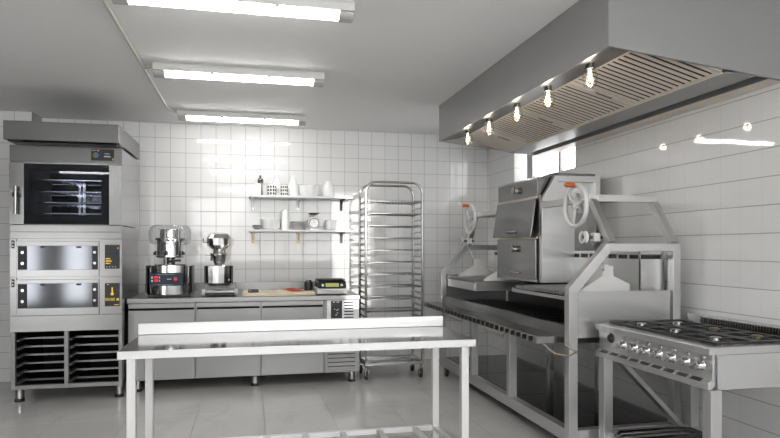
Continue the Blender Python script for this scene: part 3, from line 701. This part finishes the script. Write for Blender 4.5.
# ------------------------------------------------------------------ bakery rack
RX0, RX1, RY0, RY1, RT = 1.195, 1.81, 6.425, 6.80, 2.10
t = thing('bakery_rack', 'tall chromed bakery rack on castors holding wire shelves', 'rack', (1.5, 6.61, 0))
for y in (RY0, RY1):
    r = .11
    pts = [(RX0, y, .16), (RX0, y, RT - r)] + arc((RX0 + r, RT - r), r, PI, PI / 2, 6, y=y)[1:] + arc((RX1 - r, RT - r), r, PI / 2, 0, 6, y=y) + [(RX1, y, .16)]
    MB().tube(pts, .0135, 10).build('hoop_frame', M['chrome'], t, smooth=50)
m = MB()
for z in (.17,):
    m.box(RX0 - .012, RX1 + .012, RY0 - .012, RY0 + .012, z - .018, z + .018); m.box(RX0 - .012, RX1 + .012, RY1 - .012, RY1 + .012, z - .018, z + .018)
    m.box(RX0 - .012, RX0 + .012, RY0 + .012, RY1 - .012, z - .018, z + .018); m.box(RX1 - .012, RX1 + .012, RY0 + .012, RY1 - .012, z - .018, z + .018)
m.build('base_frame', M['steel'], t, .003)
B(RX0 + .015, RX1 - .015, RY0 + .015, RY1 - .015, .158, .164).build('base_plate', M['steel'], t)
levels = [1.89 - .13 * k for k in range(12)]
for x, s in ((RX0, 1), (RX1, -1)):
    for k in range(24):
        z = 1.89 - .065 * k
        m = MB(); m.box(x + s * .012, x + s * .040, RY0, RY1, z - .006, z - .003); m.box(x + s * .010, x + s * .013, RY0, RY1, z - .006, z + .014)
        m.build('runner', M['steel'], t)
for x in (RX0 + .01, RX1 - .01):
    for y in (RY0 + .01, RY1 - .01):
        c = MB(); c.box(x - .018, x + .018, y - .02, y + .025, .105, .112); c.box(x - .02, x - .016, y - .015, y + .025, .045, .11); c.box(x + .016, x + .02, y - .015, y + .025, .045, .11); c.tube([(x, y, .11), (x, y, .155)], .012, 8)
        c = c.build('caster', M['chrome'], t)
        MB().lathe([(0, -.014), (.045, -.014), (.05, -.006), (.05, .006), (.045, .014), (0, .014)], (x, y + .02, .05), axis='x', seg=20).build('wheel', M['rubber'], c, smooth=40)
sheet = None
ords = ['topmost', 'second from the top', 'third from the top', 'fourth from the top', 'fifth from the top', 'sixth from the top, pulled slightly out', 'seventh from the top', 'eighth from the top', 'ninth from the top', 'tenth from the top', 'eleventh from the top', 'lowest']
for k, z in enumerate(levels):
    lab = 'steel wire shelf in the wheeled rack, ' + ords[k]
    if sheet is None:
        x0, x1, y0, y1 = RX0 + .024, RX1 - .024, RY0 - .01, RY1 - .02; z += .007
        m = MB()
        m.tube([(x0, y0, z), (x1, y0, z), (x1, y1, z), (x0, y1, z)], .0075, 6, closed=True)
        for q in range(1, 16): m.tube([(x0 + (x1 - x0) * q / 16, y0, z), (x0 + (x1 - x0) * q / 16, y1, z)], .0024, 4)
        for q in (1, 2): m.tube([(x0, y0 + (y1 - y0) * q / 3, z - .004), (x1, y0 + (y1 - y0) * q / 3, z - .004)], .003, 5)
        sheet = m.build('wire_shelf', M['rackwire'], smooth=50); tag(sheet, lab, 'wire shelf', 'wire shelves in the rack'); base = z
        sheet.data.transform(Matrix.Translation((-1.5, -6.6, -z))); sheet.location = (1.5, 6.6, z)
    else:
        o = sheet.copy(); COL.objects.link(o); o.location = (1.5, 6.6 - (.035 if k == 5 else 0), z + .007); o['label'] = lab

# ------------------------------------------------------------------ work table
TX0, TX1, TY0, TY1 = -.686, 1.324, 3.507, 4.19
t = thing('prep_table', 'bright steel work table with a back upstand in the middle of the kitchen', 'table', (.32, 3.85, 0))
m = MB(); m.box(TX0, TX1, TY0, TY0 + .02, .808, .85); m.box(TX0, TX1, TY1 - .02, TY1, .808, .849); m.box(TX0, TX0 + .02, TY0 + .02, TY1 - .02, .808, .849); m.box(TX1 - .02, TX1, TY0 + .02, TY1 - .02, .808, .849)
m.build('skirt', M['steel_table'], t, .002)
B(TX0 + .004, TX1 - .004, TY0 + .012, TY1 - .03, .842, .8505).build('tabletop', M['steel_top'], t)
B(TX0 - .004, TX1 + .002, TY1 - .03, TY1 + .004, .8505, .92).build('upstand', M['steel_table'], t, .003)
legx = ((-.644, -.599), (1.242, 1.287))
for x0, x1 in legx:
    for y0 in (3.53, 4.135):
        B(x0, x1, y0, y0 + .045, 0.012, .808).build('leg', M['steel_table'], t, .002)
        MB().lathe([(0, 0), (.02, 0), (.02, .012), (0, .012)], ((x0 + x1) / 2, y0 + .0225, 0), seg=12).build('foot', M['rubber'], t)
RZ0, RZ1 = .128, .163
for y0 in (3.535, 4.14): B(-.598, 1.241, y0, y0 + .035, RZ0, RZ1).build('shelf_rail', M['steel_table'], t, .002)
for x0, x1 in legx: B(x0 + .005, x1 - .005, 3.576, 4.134, RZ0, RZ1).build('side_rail', M['steel_table'], t, .002)
for k in range(7):
    x = 1.115 - .252 * k
    B(x - .019, x + .019, 3.571, 4.139, RZ0 + .004, RZ1 - .002).build('shelf_slat', M['steel_table'], t, .002)

# ------------------------------------------------------------------ charcoal grill range
GX0, GX1, GY0, GY1, W = 2.055, 2.90, 3.72, 6.585, .063
t = thing('charcoal_grill', 'long steel charcoal grill range with hand wheels and a two-door cabinet on the right wall', 'grill', (2.45, 5.15, 0))
SF, SFD = M['steel_frame'], M['steel']
for y0 in (GY0, GY1 - W):
    m = MB(); y1 = y0 + W
    m.box(GX0, GX0 + W, y0, y1, .10, 1.10)
    m.prism([(GX0, 1.10), (GX0 + W, 1.10), (2.364, 1.377), (2.335, 1.431), (GX0, 1.135)], 'y', y0, y1)
    m.prism([(2.364, 1.377), (GX1 - .056, 1.377), (GX1, 1.431), (2.335, 1.431)], 'y', y0, y1)
    m.prism([(GX1 - .056, .10), (GX1, .10), (GX1, 1.431), (GX1 - .056, 1.377)], 'y', y0, y1)
    m.box(GX0 + W, GX1 - .056, y0, y1, .105, .19)
    m.build('side_frame', SF, t, .002)
    yp = y0 + .02
    B(GX0 + W, 2.832, yp, yp + .012, .80, 1.108).build('side_panel', M['steel_stove'], t)
for y0 in (4.68, 5.55):
    B(GX0, GX0 + W, y0, y0 + W, .19, .755).build('front_post', SF, t, .002)
    B(GX1 - .05, GX1, y0, y0 + .05, .19, .755).build('rear_post', SFD, t, .002)
B(GX0, GX0 + W, GY0 + W, GY1 - W, .105, .19).build('bottom_rail', SF, t, .002)
B(GX1 - .05, GX1, GY0 + W, GY1 - W, .105, .19).build('bottom_rail', SFD, t, .002)
for y in (4.72, 5.585): MB().bar((GX0 + W, y, .68), (2.52, y, .755), .04, .02).build('ledge_brace', SFD, t)
for y in (4.72, 5.585): B(GX0 + W, GX1 - .05, y - .02, y + .02, .12, .17).build('cross_rail', SFD, t)
for y0, y1 in ((GY0 + W, 4.705), (4.715, 5.575), (5.585, GY1 - W)):
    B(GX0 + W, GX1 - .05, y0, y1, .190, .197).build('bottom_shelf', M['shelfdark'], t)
# hearth
m = MB(); m.box(GX0 + .012, 2.86, GY0 + W, GY1 - W, .757, .80); m.box(2.845, 2.86, GY0 + W, GY1 - W, .80, 1.08)
m.build('hearth', M['hearth'], t)
m = MB(); m.prism([(GX0, .80), (GX0 + .02, .80), (GX0 + .03, .872), (GX0 + .012, .88)], 'y', GY0 + W, GY1 - W); m.box(GX0 + .012, GX0 + .05, GY0 + W, GY1 - W, .868, .88)
m.build('hearth_lip', M['steel_door'], t, .002)
m = MB()
for k in range(26):
    y = GY0 + .14 + k * .104
    m.box(GX0 + .10, 2.70, y, y + .05, .801, .83)
m.build('fire_bricks', M['hearth'], t)
# front drawer tray with slotted lip
TYA, TYB = 3.85, 6.62
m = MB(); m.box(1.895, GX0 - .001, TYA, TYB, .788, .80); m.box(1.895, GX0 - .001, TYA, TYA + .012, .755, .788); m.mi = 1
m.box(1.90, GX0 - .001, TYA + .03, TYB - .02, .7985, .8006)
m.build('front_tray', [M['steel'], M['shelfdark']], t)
m = MB(); m.box(1.885, 1.895, TYA, TYB, .755, .803)
lip = m.build('tray_lip', M['steel'], t, .001)
for k in range(27):
    y = TYA + .06 + k * .1
    MB().prism([(y, .766), (y + .060, .759), (y + .060, .790), (y, .798)], 'x', 1.8825, 1.8855).build('lip_slot', M['void'], lip)
for y0, y1 in ((5.38, 5.84), (4.42, 4.84), (3.50, 3.80)):
    if y0 < 3.7: pts = [(1.94, 3.90, .757), (1.92, 3.66, .715), (1.96, 3.56, .715), (2.05, 3.62, .73), (2.053, 3.76, .75)]
    else: pts = [(1.905, y1, .757), (1.895, y1 - .02, .735), (1.895, y0 + .02, .725), (1.905, y0, .757)]
    MB().tube(pts, .0075, 8).build('tray_handle', M['bronze'], t, smooth=60)
# cabinet
KX, KY0, KY1 = 2.35, 4.785, 5.62
B(KX + .012, 2.89, KY0 - .015, KY1, 1.11, 1.845).build('cabinet_body', M['steel_front'], t, .002)
MB().prism([(KX, 1.838), (KX, 1.985), (2.49, 2.035), (2.89, 2.035), (2.89, 1.847), (KX + .012, 1.847)], 'y', KY0, KY1).build('cabinet_head', M['steel_door'], t, .002)
B(KX + .012, 2.66, 4.722, KY0 - .017, 1.11, 1.785).build('cabinet_side', SF, t, .002)
ya, yb = 4.715, 4.765
m = MB()
m.prism([(2.352, 1.789), (2.478, 2.004), (2.895, 2.006), (2.895, 1.789)], 'y', yb - .012, yb - .006)
m.prism([(2.352, 1.789), (2.478, 2.004), (2.505, 1.957), (2.435, 1.845)], 'y', ya, yb)
m.prism([(2.478, 2.004), (2.895, 2.006), (2.85, 1.955), (2.505, 1.957)], 'y', ya, yb)
m.prism([(2.895, 2.006), (2.895, 1.789), (2.85, 1.845), (2.85, 1.955)], 'y', ya, yb)
m.prism([(2.352, 1.789), (2.435, 1.845), (2.85, 1.845), (2.895, 1.789)], 'y', ya, yb)
m.build('cabinet_end_frame', SF, t, .001)
B(KX - .004, KX + .011, KY0, KY1, 1.818, 1.836).build('door_trim', M['bronze'], t); B(KX - .004, KX + .011, KY0, KY1, 1.478, 1.492).build('door_trim', M['bronze'], t)
def cab_door(z0, z1, lean):
    d = MB().prism([(KX - .012 - lean, z0), (KX - .012, z1), (KX, z1), (KX - lean, z0)], 'y', KY0 + .01, KY1 - .005).build('cabinet_door', M['steel_door'], t, .002)
    yc = 5.19; zc = z0 + .045; xf = KX - .014 - lean * .85
    MB().tube([(xf, yc - .075, zc), (xf - .022, yc - .06, zc), (xf - .022, yc + .06, zc), (xf, yc + .075, zc)], .008, 8).build('door_handle', M['bronze'], d, smooth=60)
    return d
d1 = cab_door(1.497, 1.815, .048); d2 = cab_door(1.135, 1.476, .0)
B(KX - .01, KX, KY0, KY1, 1.112, 1.133).build('door_sill', M['steel'], t)
for z, par in ((1.915, t), (1.392, d2)):
    x0 = KX if z > 1.8 else KX - .012
    kb = MB().lathe([(0, -.034), (.022, -.034), (.026, -.028), (.026, 0), (0, 0)], (x0, 5.19, z), axis='x', seg=20).build('round_knob', M['bronze'], par, smooth=40)
    MB().lathe([(0, -.042), (.019, -.042), (.032, -.038), (.032, -.028), (0, -.028)], (x0 - .002, 5.19, z), axis='x', seg=20).build('knob_face', M['chrome'], par, smooth=40)
# two lifting grills, one each side of the cabinet
def lift_grill(y0, y1, yend, near):
    s = -1 if near else 1
    gx0, gx1 = 2.12, 2.62
    zl = 1.04 if near else .985
    m = MB(); m.box(gx0, gx1, y0, y0 + .02, zl, 1.072); m.box(gx0, gx1, y1 - .02, y1, zl, 1.072); m.box(gx0, gx0 + .02, y0 + .02, y1 - .02, zl, 1.062); m.box(gx1 - .02, gx1, y0 + .02, y1 - .02, zl, 1.072)
    gr = m.build('grill_tray', SF, t, .002)
    m = MB(); n = int((y1 - y0 - .05) / .045)
    for k in range(n):
        y = y0 + .03 + k * .045
        m.prism([(y, 1.098), (y + .007, 1.074), (y + .019, 1.074), (y + .026, 1.098), (y + .022, 1.098), (y + .013, 1.079), (y + .004, 1.098)], 'x', gx0 + .001, gx1 - .02)
    m.build('grate', M['steel_frame'], gr)
    if not near:
        for yq in (y0 + .03, y1 - .12): B(gx0 - .006, gx0 - .001, yq, yq + .07, 1.0, 1.05).build('tray_plate', SF, gr)
    # end plate with pulley
    m = MB().prism([(2.215, 1.08), (2.61, 1.08), (2.61, 1.145), (2.478, 1.205), (2.478, 1.275), (2.395, 1.275), (2.395, 1.205), (2.215, 1.10)], 'y', yend, yend + .012)
    ep = m.build('end_plate', M['whitepaint'], t, .002)
    MB().lathe([(0, -.02), (.024, -.02), (.016, -.008), (.016, .008), (.024, .02), (0, .02)], (2.40, yend - .022, 1.262), axis='y', seg=16).build('pulley', M['whitepaint'], ep, smooth=30)
    yo = y0 + .03
    if not near: MB().prism([(2.215, 1.08), (2.61, 1.08), (2.61, 1.145), (2.478, 1.205), (2.478, 1.275), (2.395, 1.275), (2.395, 1.205), (2.215, 1.10)], 'y', yo - .012, yo).build('end_plate', M['whitepaint'], t, .002)
    # ember basket behind
    ex0, ex1, ey0, ey1 = 2.65, 2.84, y0 - .02, y1 - .02
    m = MB(); m.mi = 0
    m.box(ex0, ex0 + .008, ey0, ey1, 1.08, 1.322); m.box(ex0, ex0 + .008, ey0, ey1, 1.358, 1.378); m.box(ex0, ex1, ey0, ey0 + .008, 1.08, 1.322); m.box(ex0, ex1, ey0, ey0 + .008, 1.358, 1.378)
    n = 7
    for k in range(n + 1):
        y = ey0 + (ey1 - ey0 - .014) * k / n
        m.box(ex0, ex0 + .008, y, y + .014, 1.322, 1.358)
    m.box(ex1 - .008, ex1, ey0 + .008, ey1, 1.08, 1.378); m.box(ex0 + .008, ex1 - .008, ey1 - .008, ey1, 1.08, 1.378); m.box(ex0 + .008, ex1 - .008, ey0 + .008, ey1 - .008, 1.08, 1.09)
    m.mi = 1; m.box(ex0 + .02, ex1 - .012, ey0 + .02, ey1 - .012, 1.092, 1.35)
    m.build('ember_basket', [SF, M['hearth']], t)
    # overhead beam, braces and rear shelf
    yc = GY0 + .03 if near else GY1 - .03
    yt = yc + .225 * (-s)
    kb = KY0 - .07 if near else KY1
    B(2.352, 2.402, min(yt, kb), max(yt, kb), 1.73, 1.78).build('lift_beam', SF, t, .002)
    MB().box(2.402, 2.885, yt - .03, yt + .03, 1.73, 1.78).build('cross_beam', SF, t, .002)
    for x in (2.385, 2.865): MB().bar((x, yc, 1.432), (x, yt, 1.735), .05, .05, up=(1, 0, 0)).build('brace', SF, t, .002)
    # hand wheel
    wy = 4.05 if near else 6.25
    wx, wz, R = 2.29, 1.705, .148
    ring = [(wx, wy + R * math.cos(2 * PI * k / 40), wz + R * math.sin(2 * PI * k / 40)) for k in range(40)]
    hw = MB().tube(ring, .0165, 10, closed=True).build('hand_wheel', M['whitepaint'], t, smooth=60)
    for k in range(3):
        a = -PI / 2 + .25 + 2 * PI * k / 3
        dy, dz = math.cos(a), math.sin(a)
        MB().tube([(wx, wy + .02 * dy, wz + .02 * dz), (wx - .006, wy + .07 * dy + .008 * dz, wz + .07 * dz), (wx, wy + .14 * dy, wz + .14 * dz)], [.015, .011, .010], 8).build('spoke', M['whitepaint'], hw, smooth=60)
    MB().lathe([(0, -.028), (.014, -.028), (.016, -.02), (.03, -.016), (.032, .016), (0, .02)], (wx, wy, wz), axis='x', seg=18).build('hub', M['whitepaint'], hw, smooth=40)
    MB().lathe([(0, -.033), (.009, -.033), (.009, -.028), (0, -.028)], (wx, wy, wz), axis='x', seg=8).build('hub_bolt', M['bronze'], hw)
    MB().lathe([(0, -.085), (.014, -.083), (.018, -.07), (.018, -.02), (.013, -.008), (0, -.006)], (wx, wy, wz + R), axis='x', seg=14).build('grip', M['orange'], hw, smooth=40)
    MB().tube([(wx + .02, wy, wz), (2.353, wy, wz + .02)], .013, 10).build('wheel_shaft', M['steel'], t, smooth=40)
    m = MB(); m.box(2.325, 2.351, wy - .05, wy + .05, 1.65, 1.80)
    m.build('wheel_bracket', SF, t, .002)
    # pulley block on the side frame and the cables
    py = (GY0 + .16) if near else (GY1 - .16)
    MB().tube([(2.25, py, 1.475), (2.40, py, 1.475)], .012, 8).build('pulley_axle', M['steel'], t, smooth=40)
    pw = MB().lathe([(.028, -.014), (.044, -.014), (.036, -.004), (.036, .004), (.044, .014), (.028, .014)], (2.255, py, 1.475), axis='x', seg=20).build('cable_pulley', M['whitepaint'], t, smooth=30)
    for k in range(5):
        a = 2 * PI * k / 5
        MB().tube([(2.255, py, 1.475), (2.255, py + .032 * math.cos(a), 1.475 + .032 * math.sin(a))], .005, 6).build('pulley_spoke', M['whitepaint'], pw)
    MB().box(2.32, 2.37, py - .025, py + .025, 1.445, 1.505).build('pulley_block', M['whitepaint'], t, .004)
    c = MB(); c.tube([(2.345, wy, 1.68), (2.30, py, 1.51)], .003, 5); c.tube([(2.31, py, 1.45), (2.40, yend, 1.28)], .003, 5)
    c.build('lift_cable', M['steel'], t)
lift_grill(3.84, 4.78, 3.87, True)
lift_grill(5.63, 6.48, 6.42, False)
for x in (GX0 + .03, GX1 - .03):
    for y in (GY0 + .03, 6.42):
        c = MB(); c.box(x - .022, x - .017, y - .02, y + .03, .04, .103); c.box(x + .017, x + .022, y - .02, y + .03, .04, .103); c.box(x - .025, x + .025, y - .03, y + .035, .098, .104)
        c = c.build('caster', M['chrome'], t)
        MB().lathe([(0, -.014), (.043, -.014), (.048, -.006), (.048, .006), (.043, .014), (0, .014)], (x, y + .01, .048), axis='x', seg=20).build('wheel', M['rubber'], c, smooth=40)

# ------------------------------------------------------------------ gas stove
VX0, VX1, VY0, VY1, VT = 2.212, 2.97, 2.63, 3.665, .905
t = thing('gas_stove', 'steel gas stove with black pan supports and silver knobs at the right edge', 'stove', (2.58, 3.15, 0))
m = MB(); m.box(VX0, VX1, VY0, VY1, .868, VT)
m.build('cooktop', M['steel_stove'], t, .004)
B(VX0 + .075, 2.845, VY0 + .04, VY1 - .03, VT, VT + .002).build('burner_well', M['steel'], t)
B(VX0 + .028, VX0 + .045, VY0 + .012, VY1 - .005, .735, .867).build('control_panel', M['steel_stove'], t)
m = MB().prism([(VX0 + .028, .742), (VX0 + .004, .728), (VX0 + .004, .692), (VX0 + .03, .692), (VX0 + .045, .734)], 'y', VY0 + .012, VY1 - .005)
fl = m.build('front_lip', M['steel_stove'], t, .002)
for k in range(9):
    y = 2.70 + k * .105
    MB().prism([(VX0 + .0245, .7385), (VX0 + .0035, .7265), (VX0 + .0025, .728), (VX0 + .0235, .7402)], 'y', y, y + .075).build('lip_slot', M['blackmat'], fl)
for y0, y1 in ((VY0, VY0 + .011), (VY1 - .004, VY1)): B(VX0 + .05 if y0 > 3 else VX0 + .05, 2.955, y0, y1, .695, .867).build('end_panel', M['steel_stove'], t)
for k in range(7):
    y = 3.385 - k * .1115; z = .805
    kb = MB().lathe([(0, -.034), (.018, -.034), (.021, -.028), (.023, -.006), (.028, 0), (0, 0)], (VX0 + .028, y, z), axis='x', seg=20).build('burner_knob', M['polish'], t, smooth=40)
    MB().bar((VX0 - .012, y + .026, z - .016), (VX0 - .012, y - .026, z + .016), .018, .022, up=(1, 0, 0)).build('knob_grip', M['polish'], kb, .003)
    MB().lathe([(0, -.008), (.011, -.008), (.011, 0), (0, 0)], (VX0 + .028, y - .01, .845), axis='x', seg=12).build('indicator', M['polish'], t, smooth=40)
MB().lathe([(0, -.014), (.022, -.014), (.03, -.006), (.032, 0), (0, 0)], (VX0 + .028, 3.525, .826), axis='x', seg=22).build('gauge', M['black'], t, smooth=40)
for x0 in (VX0 + .02, 2.88):
    for y0 in (VY0 + .012, VY1 - .072): B(x0, x0 + .065, y0, y0 + .06, .012, .735 if x0 > 2.5 else .69).build('leg', M['steel_frame'], t, .002)
m = MB()
for y0 in (VY0 + .02, VY1 - .06): m.box(VX0 + .086, 2.879, y0, y0 + .04, .17, .205)
m.box(VX0 + .03, VX0 + .07, VY0 + .073, VY1 - .073, .17, .205); m.box(2.9, 2.935, VY0 + .073, VY1 - .073, .17, .205)
m.build('shelf_frame', M['steel_frame'], t, .002)
for k in range(6):
    y = VY0 + .14 + k * .15
    MB().tube([(VX0 + .055, y, .19), (VX0 + .09, y, .215), (2.74, y, .215), (2.82, y, .205), (2.895, y, .175)], .02, 10).build('shelf_bar', M['steel_dark'], t, smooth=60)
MB().bar((VX0 + .12, VY1 - .03, .70), (2.87, VY1 - .03, .16), .03, .075, up=(0, 1, 0)).build('diagonal_brace', M['steel_frame'], t, .002)
# backsplash with vertical slots
B(2.93, 2.97, VY0, 3.70, VT + .001, .955).build('backsplash', M['steel_stove'], t, .002)
m = MB(); m.box(2.875, 2.93, 2.86, 3.50, VT + .0045, .952)
vg = m.build('vent_grille', M['steel'], t)
m = MB()
for k in range(30):
    y = 2.87 + k * .0209
    m.box(2.8735, 2.876, y, y + .009, VT + .006, .946)
m.build('vent_slots', M['void'], vg)
# pan supports and burners: two deep, three across
for i in range(2):
    for k in range(3):
        bx0 = VX0 + .08 + i * .262; by0 = VY0 + .045 + k * .318
        bx1, by1 = bx0 + .258, by0 + .312; bcx, bcy = (bx0 + bx1) / 2, (by0 + by1) / 2
        m = MB(); z0, z1 = VT + .006, VT + .016; bw = .026
        m.box(bx0, bx1, by0, by0 + bw, z0, z1); m.box(bx0, bx1, by1 - bw, by1, z0, z1); m.box(bx0, bx0 + bw, by0 + bw, by1 - bw, z0, z1); m.box(bx1 - bw, bx1, by0 + bw, by1 - bw, z0, z1)
        for a in range(4):
            th = 2 * PI * a / 4
            ex = bcx + .042 * math.cos(th); ey = bcy + .042 * math.sin(th)
            sx = (.121 / max(abs(math.cos(th)), 1e-6)); sy = (.148 / max(abs(math.sin(th)), 1e-6)); L = min(sx, sy)
            m.bar((ex, ey, VT + .0115), (bcx + L * math.cos(th), bcy + L * math.sin(th), VT + .0115), .020, .009)
        for (fx, fy) in ((bx0, by0), (bx1 - bw, by0), (bx0, by1 - bw), (bx1 - bw, by1 - bw)): m.box(fx, fx + bw, fy, fy + bw, VT + .002, z0)
        m.build('pan_support', M['castiron'], t)
        br = MB().lathe([(0, 0), (.036, 0), (.038, .004), (.032, .006), (0, .006)], (bcx, bcy, VT + .0025), seg=22).build('burner', M['steel'], t, smooth=40)
        MB().lathe([(0, .0065), (.029, .0065), (.030, .016), (.022, .021), (0, .022)], (bcx, bcy, VT + .0025), seg=18).build('burner_cap', M['brass'] if (i, k) in ((1, 0), (1, 1)) else M['polish'], br, smooth=40)

# ------------------------------------------------------------------ light
wd = bpy.data.worlds.new('world'); SC.world = wd; wd.use_nodes = True
bg = wd.node_tree.nodes['Background']; bg.inputs['Color'].default_value = (1, 1, 1, 1); bg.inputs['Strength'].default_value = 6.0
sun = bpy.data.lights.new('sun', 'SUN'); sun.energy = 2.0; sun.angle = math.radians(.6); sun.color = (1, .98, .95)
so = bpy.data.objects.new('sun', sun); COL.objects.link(so)
so.rotation_euler = Vector((.004, 1, -.07)).to_track_quat('-Z', 'Y').to_euler(); so.location = (1.2, -4, 3)

# ------------------------------------------------------------------ camera
cam = bpy.data.cameras.new('camera'); co = bpy.data.objects.new('camera', cam); COL.objects.link(co)
co.location = (0, 0, 1.4); co.rotation_euler = (PI / 2, 0, -math.radians(12.7597))
cam.sensor_width = 36; cam.lens = 28.533; cam.shift_y = (248 - 219) / 780; cam.clip_start = .05
SC.camera = co
SC.view_settings.view_transform = 'Standard'; SC.view_settings.look = 'None'; SC.view_settings.gamma = 1; SC.view_settings.use_curve_mapping = False
SC.view_settings.exposure = 0.5
SC.cycles.use_denoising = True
SC.cycles.max_bounces = 10; SC.cycles.diffuse_bounces = 5; SC.cycles.glossy_bounces = 6; SC.cycles.transparent_max_bounces = 12
